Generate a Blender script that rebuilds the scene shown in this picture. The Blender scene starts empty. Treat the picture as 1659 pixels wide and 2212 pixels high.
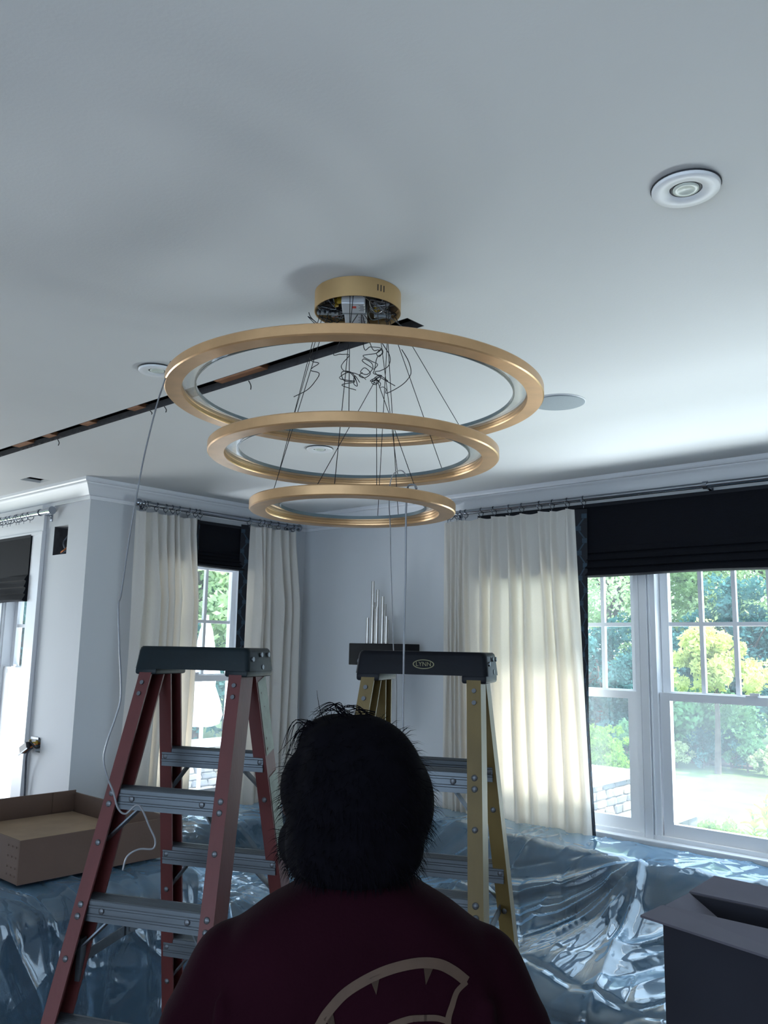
import bpy, bmesh, math, random
import numpy as np
from mathutils import Vector, Matrix
from mathutils.bvhtree import BVHTree

# ------------------------------------------------------------------ camera, world, light
scene = bpy.context.scene
COL = scene.collection
IW, IH, FPX = 1659.0, 2212.0, 1800.0
cam_d = bpy.data.cameras.new('camera')
cam_d.sensor_fit = 'VERTICAL'
cam_d.sensor_height = 24.0
cam_d.lens = 24.0 * FPX / IH
cam_d.clip_start = 0.05
cam_d.clip_end = 300
cam = bpy.data.objects.new('camera', cam_d)
COL.objects.link(cam)
_p, _r, _y = math.radians(9.2), math.radians(1.1), math.radians(42.0)
_f2 = Vector((-math.sin(_y), math.cos(_y), 0)); _r0 = Vector((math.cos(_y), math.sin(_y), 0))
_fw = _f2 * math.cos(_p) + Vector((0, 0, math.sin(_p)))
_u0 = _r0.cross(_fw)
_R = _r0 * math.cos(_r) + _u0 * math.sin(_r)
_U = -_r0 * math.sin(_r) + _u0 * math.cos(_r)
_m = Matrix((_R, _U, -_fw)).transposed().to_4x4()
_m.translation = (0, 0, 1.73)
cam.matrix_world = _m
scene.camera = cam

vs = scene.view_settings
vs.view_transform = 'Standard'; vs.look = 'None'; vs.gamma = 1.0; vs.use_curve_mapping = False
vs.exposure = 1.13

world = bpy.data.worlds.new('sky'); scene.world = world; world.use_nodes = True
bg = world.node_tree.nodes['Background']
bg.inputs[0].default_value = (0.62, 0.80, 1.0, 1)
bg.inputs[1].default_value = 2.4

def lamp(name, kind, loc, direction, energy, color=(1, 1, 1), size=(1, 1), angle=0.01, spread=math.pi):
    d = bpy.data.lights.new(name, kind); d.energy = energy; d.color = color
    if kind == 'AREA':
        d.shape = 'RECTANGLE'; d.size, d.size_y = size; d.spread = spread
    if kind == 'SUN':
        d.angle = angle
    o = bpy.data.objects.new(name, d); COL.objects.link(o)
    o.location = loc
    o.rotation_euler = Vector(direction).to_track_quat('-Z', 'Y').to_euler()
    return o
SUN_DIR = Vector((-0.50, -0.12, -0.86))
lamp('sun', 'SUN', (6, 8, 14), SUN_DIR, 4.2, (1.0, 0.95, 0.86), angle=0.02)
# fill lamps added out of sight under the sills, standing in for daylight bounce
lamp('sill_fill_right', 'AREA', (-1.5, 5.15, 0.35), (0, -0.80, 0.60), 150, (0.86, 0.93, 1.0), (3.2, 0.9))
lamp('sill_fill_left', 'AREA', (-5.50, 3.45, 0.16), (0.80, 0, 0.60), 45, (0.86, 0.93, 1.0), (0.9, 0.7))
lamp('sill_fill_far', 'AREA', (-6.1, 3.25, 0.04), (0, -0.80, 0.60), 55, (0.86, 0.93, 1.0), (1.2, 0.6))
lamp('far_end_daylight', 'AREA', (-8.6, 1.0, 0.9), (0.86, 0.05, 0.50), 55, (0.90, 0.94, 1.0), (1.9, 1.2))
# fill lamp added behind the camera to lift surfaces that face it
lamp('rear_fill', 'AREA', (0.6, -2.75, 1.2), (-0.1, 0.85, 0.50), 5, (0.84, 0.92, 1.0), (4.5, 1.8))

cy = scene.cycles
cy.use_denoising = True
cy.max_bounces = 12; cy.diffuse_bounces = 6; cy.transparent_max_bounces = 24
cy.caustics_reflective = False; cy.caustics_refractive = False
cy.sample_clamp_indirect = 6.0

# ------------------------------------------------------------------ helpers
rnd = random.Random(7)
npr = np.random.default_rng(7)

def lin(c):
    return tuple(((v / 255) / 12.92 if v / 255 <= 0.04045 else ((v / 255 + 0.055) / 1.055) ** 2.4) for v in c)

MATS = {}
def mat(name, col, rough=0.6, metal=0.0, var=0.10, scale=9.0, stretch=(1, 1, 1), bump=0.0, bscale=60.0, spec=0.5, sheen=0.0, coat=0.0, alpha_rgb=None):
    m = bpy.data.materials.new(name); m.use_nodes = True
    nt = m.node_tree; b = nt.nodes['Principled BSDF']
    c = lin(col)
    tc = nt.nodes.new('ShaderNodeTexCoord'); mp = nt.nodes.new('ShaderNodeMapping')
    mp.inputs['Scale'].default_value = stretch
    nt.links.new(tc.outputs['Object'], mp.inputs['Vector'])
    nz = nt.nodes.new('ShaderNodeTexNoise'); nz.inputs['Scale'].default_value = scale; nz.inputs['Detail'].default_value = 5
    nt.links.new(mp.outputs[0], nz.inputs['Vector'])
    cr = nt.nodes.new('ShaderNodeValToRGB')
    cr.color_ramp.elements[0].position = 0.3; cr.color_ramp.elements[1].position = 0.7
    cr.color_ramp.elements[0].color = tuple(v * (1 - var) for v in c) + (1,)
    cr.color_ramp.elements[1].color = tuple(min(1, v * (1 + var)) for v in c) + (1,)
    nt.links.new(nz.outputs['Fac'], cr.inputs[0])
    nt.links.new(cr.outputs[0], b.inputs['Base Color'])
    b.inputs['Roughness'].default_value = rough; b.inputs['Metallic'].default_value = metal
    b.inputs['Specular IOR Level'].default_value = spec
    if sheen: b.inputs['Sheen Weight'].default_value = sheen
    if coat: b.inputs['Coat Weight'].default_value = coat
    if bump:
        n2 = nt.nodes.new('ShaderNodeTexNoise'); n2.inputs['Scale'].default_value = bscale; n2.inputs['Detail'].default_value = 4
        nt.links.new(mp.outputs[0], n2.inputs['Vector'])
        bp = nt.nodes.new('ShaderNodeBump'); bp.inputs['Strength'].default_value = bump; bp.inputs['Distance'].default_value = 0.01
        nt.links.new(n2.outputs['Fac'], bp.inputs['Height']); nt.links.new(bp.outputs[0], b.inputs['Normal'])
    MATS[name] = m
    return m

def mix_mat(name, build):
    m = bpy.data.materials.new(name); m.use_nodes = True
    nt = m.node_tree
    for n in list(nt.nodes):
        if n.type != 'OUTPUT_MATERIAL': nt.nodes.remove(n)
    out = [n for n in nt.nodes if n.type == 'OUTPUT_MATERIAL'][0]
    sh = build(nt)
    nt.links.new(sh, out.inputs['Surface'])
    MATS[name] = m
    return m

def N(nt, kind, **kw):
    n = nt.nodes.new(kind)
    for k, v in kw.items():
        if k in n.inputs: n.inputs[k].default_value = v
        else: setattr(n, k, v)
    return n

def noise_ramp(nt, scale, c0, c1, stretch=(1, 1, 1), p0=0.35, p1=0.65, coord='Object'):
    tc = N(nt, 'ShaderNodeTexCoord'); mp = N(nt, 'ShaderNodeMapping'); mp.inputs['Scale'].default_value = stretch
    nt.links.new(tc.outputs[coord], mp.inputs['Vector'])
    nz = N(nt, 'ShaderNodeTexNoise', Scale=scale, Detail=5.0)
    nt.links.new(mp.outputs[0], nz.inputs['Vector'])
    cr = N(nt, 'ShaderNodeValToRGB')
    e = cr.color_ramp.elements
    e[0].position, e[1].position = p0, p1
    e[0].color = tuple(c0) + (1,); e[1].color = tuple(c1) + (1,)
    nt.links.new(nz.outputs['Fac'], cr.inputs[0])
    return cr.outputs[0], nz.outputs['Fac']

def facing_fac(nt, lo, hi, power=4.0):
    lw = N(nt, 'ShaderNodeLayerWeight'); lw.inputs['Blend'].default_value = 0.5
    pw = N(nt, 'ShaderNodeMath', operation='POWER'); pw.inputs[1].default_value = power
    nt.links.new(lw.outputs['Facing'], pw.inputs[0])
    mr = N(nt, 'ShaderNodeMapRange'); mr.inputs['To Min'].default_value = lo; mr.inputs['To Max'].default_value = hi
    nt.links.new(pw.outputs[0], mr.inputs['Value']); return mr.outputs[0]

def wmat(o):
    m = o.matrix_basis.copy()
    return wmat(o.parent) @ m if o.parent else m

def make(name, verts, faces, material, parent=None, smooth=False, world=False, auto=None):
    me = bpy.data.meshes.new(name)
    if world and parent is not None:
        inv = wmat(parent).inverted()
        verts = [inv @ Vector(v) for v in verts]
    me.from_pydata([tuple(v) for v in verts], [], [tuple(f) for f in faces])
    me.update()
    o = bpy.data.objects.new(name, me); COL.objects.link(o)
    if material is not None:
        me.materials.append(MATS[material] if isinstance(material, str) else material)
    if smooth:
        me.shade_smooth()
        if auto: me.set_sharp_from_angle(angle=math.radians(auto))
    if parent is not None: o.parent = parent
    return o

def tag(o, label, cat, group=None, kind=None):
    if label: o['label'] = label
    if cat: o['category'] = cat
    if group: o['group'] = group
    if kind: o['kind'] = kind
    return o

def thing(name, label, cat, loc=(0, 0, 0), rz=0.0, group=None):
    o = bpy.data.objects.new(name, None); COL.objects.link(o)
    o.empty_display_size = 0.1
    o.location = loc; o.rotation_euler = (0, 0, rz)
    return tag(o, label, cat, group)

class MB:
    def __init__(self): self.v = []; self.f = []
    def add(self, v, f):
        n = len(self.v); self.v += [Vector(p) for p in v]; self.f += [tuple(i + n for i in q) for q in f]; return self
    def box(self, a, b):
        x0, y0, z0 = a; x1, y1, z1 = b
        x0, x1 = min(x0, x1), max(x0, x1); y0, y1 = min(y0, y1), max(y0, y1); z0, z1 = min(z0, z1), max(z0, z1)
        v = [(x0, y0, z0), (x1, y0, z0), (x1, y1, z0), (x0, y1, z0), (x0, y0, z1), (x1, y0, z1), (x1, y1, z1), (x0, y1, z1)]
        return self.add(v, [(0, 3, 2, 1), (4, 5, 6, 7), (0, 1, 5, 4), (1, 2, 6, 5), (2, 3, 7, 6), (3, 0, 4, 7)])
    def rbox(self, a, b, r=0.02, seg=2):
        bm = bmesh.new(); bmesh.ops.create_cube(bm, size=1)
        s = [abs(b[i] - a[i]) for i in range(3)]; c = [(a[i] + b[i]) / 2 for i in range(3)]
        for v in bm.verts: v.co = Vector((v.co.x * s[0] + c[0], v.co.y * s[1] + c[1], v.co.z * s[2] + c[2]))
        bmesh.ops.bevel(bm, geom=bm.edges[:], offset=min(r, min(s) * 0.49), segments=seg, affect='EDGES', profile=0.5)
        bm.verts.index_update()
        self.add([v.co.copy() for v in bm.verts], [[v.index for v in f.verts] for f in bm.faces]); bm.free(); return self
    def obox(self, p0, p1, w, h, up=(0, 0, 1)):
        """bar of section w x h from p0 to p1; h along up"""
        p0, p1 = Vector(p0), Vector(p1); d = (p1 - p0).normalized(); up = Vector(up)
        s = d.cross(up).normalized(); u = s.cross(d).normalized()
        v = []
        for p in (p0, p1):
            for a, b_ in ((-1, -1), (1, -1), (1, 1), (-1, 1)): v.append(p + s * a * w / 2 + u * b_ * h / 2)
        return self.add(v, [(0, 1, 2, 3), (7, 6, 5, 4), (0, 4, 5, 1), (1, 5, 6, 2), (2, 6, 7, 3), (3, 7, 4, 0)])
    def loft(self, rings, closed=True, caps=True):
        n = len(rings[0]); base = len(self.v)
        for r in rings: self.v += [Vector(p) for p in r]
        for i in range(len(rings) - 1):
            for j in range(n if closed else n - 1):
                k = (j + 1) % n
                self.f.append((base + i * n + j, base + i * n + k, base + (i + 1) * n + k, base + (i + 1) * n + j))
        if caps:
            self.f.append(tuple(base + j for j in reversed(range(n))))
            self.f.append(tuple(base + (len(rings) - 1) * n + j for j in range(n)))
        return self
    def tube(self, pts, r, seg=8, caps=True, radii=None):
        pts = [Vector(p) for p in pts]; rings = []
        t = (pts[1] - pts[0]).normalized()
        u = t.orthogonal().normalized()
        for i, p in enumerate(pts):
            if i == 0: t2 = pts[1] - pts[0]
            elif i == len(pts) - 1: t2 = pts[-1] - pts[-2]
            else: t2 = (pts[i + 1] - pts[i]).normalized() + (pts[i] - pts[i - 1]).normalized()
            if t2.length < 1e-9: t2 = t
            t2 = t2.normalized()
            u = (u - t2 * u.dot(t2))
            if u.length < 1e-6: u = t2.orthogonal()
            u.normalize(); w = t2.cross(u)
            rr = radii[i] if radii else r
            rings.append([p + (u * math.cos(a) + w * math.sin(a)) * rr for a in [2 * math.pi * k / seg for k in range(seg)]])
            t = t2
        return self.loft(rings, True, caps)
    def lathe(self, prof, seg=48, c=(0, 0, 0), closed=False, axis='z'):
        rings = []
        for k in range(seg):
            a = 2 * math.pi * k / seg; ca, sa = math.cos(a), math.sin(a); ring = []
            for r, z in prof:
                if axis == 'z': ring.append((c[0] + r * ca, c[1] + r * sa, c[2] + z))
                elif axis == 'x': ring.append((c[0] + z, c[1] + r * ca, c[2] + r * sa))
                else: ring.append((c[0] + r * ca, c[1] + z, c[2] + r * sa))
            rings.append(ring)
        base = len(self.v); n = len(prof)
        for r in rings: self.v += [Vector(p) for p in r]
        for k in range(seg):
            k2 = (k + 1) % seg
            for j in range(n if closed else n - 1):
                j2 = (j + 1) % n
                self.f.append((base + k * n + j, base + k2 * n + j, base + k2 * n + j2, base + k * n + j2))
        return self
    def disc(self, c, n, r, seg=24, h=0.002):
        n = Vector(n).normalized(); u = n.orthogonal().normalized(); w = n.cross(u); c = Vector(c)
        ring = lambda rr, k: [c + (u * math.cos(a) + w * math.sin(a)) * rr + n * k for a in [2 * math.pi * i / seg for i in range(seg)]]
        return self.loft([ring(r, 0), ring(r, h)])
    def ball(self, c, r, su=12, sv=8, rot=None):
        r = (r, r, r) if not hasattr(r, '__len__') else r
        c = Vector(c); rings = []
        for i in range(1, sv):
            th = math.pi * i / sv; row = []
            for k in range(su):
                a = 2 * math.pi * k / su
                p = Vector((r[0] * math.sin(th) * math.cos(a), r[1] * math.sin(th) * math.sin(a), -r[2] * math.cos(th)))
                row.append(c + (rot @ p if rot else p))
            rings.append(row)
        b0 = len(self.v); self.loft(rings, True, False)
        bot = Vector((0, 0, -r[2])); top = Vector((0, 0, r[2]))
        self.v += [c + (rot @ bot if rot else bot), c + (rot @ top if rot else top)]
        nb, ntp = len(self.v) - 2, len(self.v) - 1
        last = b0 + (sv - 2) * su
        for k in range(su):
            k2 = (k + 1) % su
            self.f.append((b0 + k2, b0 + k, nb)); self.f.append((last + k, last + k2, ntp))
        return self
    def capsule(self, p0, p1, r0, r1, seg=14):
        p0, p1 = Vector(p0), Vector(p1); d = (p1 - p0); L = d.length; d.normalize()
        pts = []; rad = []
        for k in range(5):
            a = math.pi / 2 * k / 4; pts.append(p0 - d * r0 * math.cos(a)); rad.append(max(1e-4, r0 * math.sin(a)))
        for k in range(5):
            a = math.pi / 2 * k / 4; pts.append(p1 + d * r1 * math.sin(a)); rad.append(max(1e-4, r1 * math.cos(a)))
        return self.tube(pts, 1, seg, True, rad)
    def build(self, name, material, parent=None, smooth=False, world=False, auto=None):
        return make(name, self.v, self.f, material, parent, smooth, world, auto)

def spline(pts, n=8):
    """Catmull-Rom through pts"""
    P = [Vector(p) for p in pts]; P = [P[0]] + P + [P[-1]]; out = []
    for i in range(1, len(P) - 2):
        a, b, c, d = P[i - 1], P[i], P[i + 1], P[i + 2]
        for k in range(n):
            t = k / n
            out.append(0.5 * ((2 * b) + (c - a) * t + (2 * a - 5 * b + 4 * c - d) * t * t + (3 * b - a - 3 * c + d) * t ** 3))
    out.append(P[-2]); return out

def panel(name, material, axis, pos, thick, urange, zrange, holes, jag=0.0):
    """slab with rectangular holes. axis 'y': wall in xz plane at y=pos..pos+thick; 'x': yz plane; 'z': ceiling in xy"""
    us = sorted({urange[0], urange[1]} | {h[0] for h in holes} | {h[1] for h in holes})
    zs = sorted({zrange[0], zrange[1]} | {h[2] for h in holes} | {h[3] for h in holes})
    def P(u, z, t):
        return (u, pos + t, z) if axis == 'y' else ((pos + t, u, z) if axis == 'x' else (u, z, pos + t))
    def hole(i, j):
        if i < 0 or j < 0 or i >= len(us) - 1 or j >= len(zs) - 1: return True
        u = (us[i] + us[i + 1]) / 2; z = (zs[j] + zs[j + 1]) / 2
        return any(h[0] < u < h[1] and h[2] < z < h[3] for h in holes)
    mb = MB()
    for i in range(len(us) - 1):
        for j in range(len(zs) - 1):
            if hole(i, j): continue
            a, b, c, d = us[i], us[i + 1], zs[j], zs[j + 1]
            mb.add([P(a, c, 0), P(b, c, 0), P(b, d, 0), P(a, d, 0)], [(0, 1, 2, 3)])
            mb.add([P(a, c, thick), P(b, c, thick), P(b, d, thick), P(a, d, thick)], [(3, 2, 1, 0)])
            for (di, dj, e) in ((-1, 0, (a, c, a, d)), (1, 0, (b, d, b, c)), (0, -1, (b, c, a, c)), (0, 1, (a, d, b, d))):
                if hole(i + di, j + dj):
                    mb.add([P(e[0], e[1], 0), P(e[2], e[3], 0), P(e[2], e[3], thick), P(e[0], e[1], thick)], [(0, 1, 2, 3)])
    bm = bmesh.new()
    vv = [bm.verts.new(v) for v in mb.v]
    for f in mb.f: bm.faces.new([vv[i] for i in f])
    bmesh.ops.remove_doubles(bm, verts=bm.verts[:], dist=1e-5)
    bmesh.ops.recalc_face_normals(bm, faces=bm.faces[:])
    me = bpy.data.meshes.new(name); bm.to_mesh(me); bm.free()
    me.materials.append(MATS[material])
    o = bpy.data.objects.new(name, me); COL.objects.link(o)
    o['kind'] = 'structure'
    return o

def remeshed(mb, name, material, parent, voxel=0.01, smooth_it=8, fac=0.6):
    """fuse the collected shapes into one continuous surface"""
    o = mb.build(name, material, None)
    r = o.modifiers.new('r', 'REMESH'); r.mode = 'VOXEL'; r.voxel_size = voxel
    s = o.modifiers.new('s', 'SMOOTH'); s.iterations = smooth_it; s.factor = fac
    dg = bpy.context.evaluated_depsgraph_get()
    me = bpy.data.meshes.new_from_object(o.evaluated_get(dg))
    o.modifiers.clear(); old = o.data; o.data = me; bpy.data.meshes.remove(old)
    me.materials.clear(); me.materials.append(MATS[material])
    me.shade_smooth(); me.name = name
    o.parent = parent
    return o

def text_mesh(body, size, name, material, parent, loc, rot, extrude=0.0004):
    cu = bpy.data.curves.new(name, 'FONT'); cu.body = body; cu.size = size; cu.extrude = extrude
    cu.align_x = 'CENTER'; cu.align_y = 'CENTER'
    t = bpy.data.objects.new(name, cu); COL.objects.link(t)
    dg = bpy.context.evaluated_depsgraph_get()
    me = bpy.data.meshes.new_from_object(t.evaluated_get(dg))
    bpy.data.objects.remove(t)
    me.materials.clear(); me.materials.append(MATS[material]); me.name = name
    o = bpy.data.objects.new(name, me); COL.objects.link(o)
    o.parent = parent; o.location = loc; o.rotation_euler = rot
    return o

# ------------------------------------------------------------------ materials
mat('ceiling_paint', (222, 224, 224), 0.75, var=0.02, scale=1.5, bump=0.05, bscale=120)
mat('wall_paint', (205, 208, 212), 0.7, var=0.02, scale=2, bump=0.04, bscale=140)
mat('trim_paint', (226, 228, 232), 0.4, var=0.015, scale=3)
mat('window_paint', (232, 234, 238), 0.35, var=0.015, scale=3)
mat('oak_floor', (96, 66, 42), 0.45, var=0.25, scale=6, stretch=(1, 8, 1))
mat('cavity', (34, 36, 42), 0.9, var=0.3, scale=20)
mat('drywall_edge', (62, 62, 66), 0.9, var=0.2, scale=30)
mat('strapping_wood', (176, 126, 92), 0.8, var=0.25, scale=12, stretch=(1, 6, 1))
mat('gold', (214, 172, 126), 0.32, 0.6, var=0.10, scale=14, bump=0.03, bscale=50)
mat('gold_canopy', (206, 172, 122), 0.45, 0.75, var=0.08, scale=10)
mat('wire', (40, 42, 48), 0.4, 0.8, var=0.1)
mat('clear_lead', (128, 130, 136), 0.25, 0.0, var=0.1, scale=20)
mat('driver_case', (196, 200, 206), 0.4, 0.3, var=0.06)
mat('driver_red', (190, 60, 50), 0.5)
mat('print_dark', (52, 54, 60), 0.6)
mat('black_plate', (16, 18, 24), 0.5, var=0.2)
mat('wire_nut', (170, 140, 40), 0.5)
mat('connector', (120, 126, 130), 0.3)
mat('acrylic_edge', (104, 118, 122), 0.15, var=0.1)
mat('led_trim', (236, 238, 240), 0.45, var=0.02)
mat('gasket', (36, 38, 44), 0.6)
mat('led_lens', (214, 222, 212), 0.35, var=0.03)
mat('speaker_cover', (150, 160, 166), 0.7, var=0.05, scale=300)
mat('nickel', (150, 156, 166), 0.18, 1.0, var=0.1, scale=5)
mat('shade_weave', (4, 7, 18), 0.7, spec=0.2, var=0.45, scale=40, stretch=(1, 1, 14), bump=0.5, bscale=90)
mat('tape_dark', (10, 15, 26), 0.8, var=0.2, scale=40)
mat('tape_print', (38, 58, 74), 0.8, var=0.15, scale=60)
mat('black_metal', (5, 6, 13), 0.5, 0.0, spec=0.2, var=0.15)
mat('silver_tube', (200, 196, 192), 0.24, 1.0, var=0.06)
mat('fiberglass_red', (88, 36, 36), 0.55, var=0.14, scale=16, stretch=(1, 1, 0.4), bump=0.06, bscale=90)
mat('fiberglass_yellow', (108, 90, 48), 0.5, var=0.14, scale=16, stretch=(1, 1, 0.4), bump=0.06, bscale=90)
mat('cap_green', (9, 24, 30), 0.5, spec=0.25, var=0.2, scale=14, bump=0.06, bscale=60)
mat('cap_black', (5, 8, 17), 0.5, spec=0.2, var=0.25, scale=14, bump=0.06, bscale=60)
mat('aluminium', (92, 99, 106), 0.42, 0.55, var=0.12, scale=20, stretch=(0.3, 3, 3))
mat('rivet', (104, 108, 114), 0.45, 0.7, var=0.1)
mat('sticker', (196, 206, 196), 0.5, var=0.12, scale=30)
mat('sticker_mark', (96, 74, 66), 0.7, var=0.3, scale=60)
mat('logo_ink', (120, 116, 84), 0.6)
mat('cardboard', (92, 72, 62), 0.85, var=0.10, scale=6, bump=0.05, bscale=80)
mat('cardboard_light', (142, 120, 98), 0.85, var=0.12, scale=9)
mat('cardboard_grey', (44, 45, 56), 0.85, var=0.08, scale=6)
mat('cardboard_grey_lit', (96, 94, 106), 0.85, var=0.08, scale=6)  # paler copy of the grey card: light on the flap tops painted in
mat('sofa_fabric', (14, 34, 50), 0.85, var=0.25, scale=20, bump=0.1, bscale=200)
mat('skin', (64, 44, 38), 0.55, var=0.06)
mat('hair', (8, 7, 12), 0.95, var=0.3, scale=40, spec=0.05)
mat('shirt', (28, 6, 15), 0.95, spec=0.05, var=0.12, scale=10, bump=0.1, bscale=250)
mat('shirt_print', (72, 54, 42), 0.8, var=0.1, scale=40)
mat('denim', (30, 36, 54), 0.85, var=0.2, scale=60)
mat('shoe', (30, 26, 24), 0.6)
mat('eye_white', (220, 220, 215), 0.3)
mat('box_hole', (44, 46, 54), 0.8, var=0.3, scale=30)
mat('electrical_grey', (84, 90, 100), 0.4, 0.5, var=0.3, scale=60)
mat('electrical_black', (22, 24, 30), 0.5)
mat('copper', (180, 110, 70), 0.3, 0.9)
mat('lawn', (92, 112, 62), 0.95, var=0.22, scale=1.6, stretch=(1, 2.2, 1), bump=0.4, bscale=60)
mat('mulch', (92, 72, 66), 0.95, var=0.3, scale=6)
mat('patio', (176, 178, 180), 0.8, var=0.06, scale=2)
mat('bluestone', (180, 186, 194), 0.7, var=0.06, scale=5)
for i, c in enumerate(((150, 140, 126), (120, 118, 116), (168, 150, 128), (104, 106, 110))):
    mat('stone_%d' % i, c, 0.9, var=0.2, scale=12, bump=0.4, bscale=30)
mat('mortar', (120, 118, 114), 0.95, var=0.2, scale=30)
mat('bark', (92, 80, 74), 0.95, var=0.3, scale=12)
mat('umbrella_cloth', (226, 222, 224), 0.8, var=0.05)
mat('pole_white', (220, 220, 220), 0.5)
mat('cover_grey', (70, 80, 100), 0.7)

def leaf_mat(name, c, tr=0.45, var=0.35):
    c = lin(c)
    def b(nt):
        col, _ = noise_ramp(nt, 1.4, [v * (1 - var) for v in c], [min(1, v * (1 + var)) for v in c])
        d = N(nt, 'ShaderNodeBsdfDiffuse'); t = N(nt, 'ShaderNodeBsdfTranslucent'); mx = N(nt, 'ShaderNodeMixShader', Fac=tr)
        nt.links.new(col, d.inputs[0]); nt.links.new(col, t.inputs[0])
        nt.links.new(d.outputs[0], mx.inputs[1]); nt.links.new(t.outputs[0], mx.inputs[2]); return mx.outputs[0]
    return mix_mat(name, b)
leaf_mat('leaf_willow', (188, 208, 160))
leaf_mat('leaf_yellow', (206, 212, 138))
leaf_mat('leaf_dark', (84, 128, 126))
leaf_mat('leaf_mid', (116, 158, 116))
leaf_mat('leaf_box', (140, 176, 84))
leaf_mat('leaf_pale', (196, 206, 160))
leaf_mat('leaf_lime', (168, 186, 76))

def _glass(nt):
    tr = N(nt, 'ShaderNodeBsdfTransparent'); tr.inputs[0].default_value = (0.97, 0.985, 0.99, 1)
    gl = N(nt, 'ShaderNodeBsdfGlossy'); gl.inputs['Roughness'].default_value = 0.02
    veil = N(nt, 'ShaderNodeBsdfTranslucent'); veil.inputs[0].default_value = (0.80, 0.92, 1.0, 1)
    fr = facing_fac(nt, .035, .8, 5)
    _, f = noise_ramp(nt, 3.0, (0, 0, 0), (1, 1, 1))
    mr = N(nt, 'ShaderNodeMapRange'); mr.inputs['To Min'].default_value = 0.012; mr.inputs['To Max'].default_value = 0.04
    nt.links.new(f, mr.inputs['Value'])
    m1 = N(nt, 'ShaderNodeMixShader'); m2 = N(nt, 'ShaderNodeMixShader')
    nt.links.new(mr.outputs[0], m1.inputs[0]); nt.links.new(tr.outputs[0], m1.inputs[1]); nt.links.new(veil.outputs[0], m1.inputs[2])
    nt.links.new(fr, m2.inputs[0]); nt.links.new(m1.outputs[0], m2.inputs[1]); nt.links.new(gl.outputs[0], m2.inputs[2])
    return m2.outputs[0]
mix_mat('window_glass', _glass)

def _acrylic(nt):
    tr = N(nt, 'ShaderNodeBsdfTransparent'); tr.inputs[0].default_value = (0.90, 0.93, 0.94, 1)
    gl = N(nt, 'ShaderNodeBsdfGlossy'); gl.inputs['Roughness'].default_value = 0.05
    df = N(nt, 'ShaderNodeBsdfTranslucent'); df.inputs[0].default_value = (0.85, 0.88, 0.9, 1)
    fr = facing_fac(nt, .05, .7, 4)
    _, f = noise_ramp(nt, 6.0, (0, 0, 0), (1, 1, 1))
    mr = N(nt, 'ShaderNodeMapRange'); mr.inputs['To Min'].default_value = 0.12; mr.inputs['To Max'].default_value = 0.3
    nt.links.new(f, mr.inputs['Value'])
    m1 = N(nt, 'ShaderNodeMixShader'); m2 = N(nt, 'ShaderNodeMixShader')
    nt.links.new(mr.outputs[0], m1.inputs[0]); nt.links.new(tr.outputs[0], m1.inputs[1]); nt.links.new(df.outputs[0], m1.inputs[2])
    nt.links.new(fr, m2.inputs[0]); nt.links.new(m1.outputs[0], m2.inputs[1]); nt.links.new(gl.outputs[0], m2.inputs[2])
    return m2.outputs[0]
mix_mat('acrylic', _acrylic)

def _plastic(nt):
    tr = N(nt, 'ShaderNodeBsdfTransparent'); tr.inputs[0].default_value = (0.90, 0.95, 0.98, 1)
    gl = N(nt, 'ShaderNodeBsdfGlossy'); gl.inputs['Roughness'].default_value = 0.09; gl.inputs[0].default_value = (0.92, 0.97, 1, 1)
    df = N(nt, 'ShaderNodeBsdfDiffuse'); df.inputs[0].default_value = (0.36, 0.63, 0.90, 1)
    tl = N(nt, 'ShaderNodeBsdfTranslucent'); tl.inputs[0].default_value = (0.28, 0.58, 0.93, 1)
    mt = N(nt, 'ShaderNodeMixShader', Fac=0.4)
    nt.links.new(df.outputs[0], mt.inputs[1]); nt.links.new(tl.outputs[0], mt.inputs[2])
    lw = facing_fac(nt, .06, .55, 3.0)
    _, f = noise_ramp(nt, 5.0, (0, 0, 0), (1, 1, 1))
    mr = N(nt, 'ShaderNodeMapRange'); mr.inputs['To Min'].default_value = 0.05; mr.inputs['To Max'].default_value = 0.19
    nt.links.new(f, mr.inputs['Value'])
    m1 = N(nt, 'ShaderNodeMixShader'); m2 = N(nt, 'ShaderNodeMixShader')
    fo = facing_fac(nt, 0.0, .62, 1.8)
    ad = N(nt, 'ShaderNodeMath', operation='ADD', use_clamp=True); nt.links.new(mr.outputs[0], ad.inputs[0]); nt.links.new(fo, ad.inputs[1])
    nt.links.new(ad.outputs[0], m1.inputs[0]); nt.links.new(tr.outputs[0], m1.inputs[1]); nt.links.new(mt.outputs[0], m1.inputs[2])
    nt.links.new(lw, m2.inputs[0]); nt.links.new(m1.outputs[0], m2.inputs[1]); nt.links.new(gl.outputs[0], m2.inputs[2])
    return m2.outputs[0]
mix_mat('plastic_film', _plastic)

def _linen(nt):
    col, f = noise_ramp(nt, 420, lin((219, 216, 211)), lin((227, 224, 219)), (1, 1, 1))
    d = N(nt, 'ShaderNodeBsdfDiffuse'); t = N(nt, 'ShaderNodeBsdfTranslucent'); mx = N(nt, 'ShaderNodeMixShader', Fac=0.19)
    t.inputs[0].default_value = lin((246, 229, 203)) + (1,)
    nt.links.new(col, d.inputs[0])
    bp = N(nt, 'ShaderNodeBump', Strength=0.15, Distance=0.004)
    nt.links.new(f, bp.inputs['Height']); nt.links.new(bp.outputs[0], d.inputs['Normal'])
    nt.links.new(d.outputs[0], mx.inputs[1]); nt.links.new(t.outputs[0], mx.inputs[2]); return mx.outputs[0]
mix_mat('linen', _linen)

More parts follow.
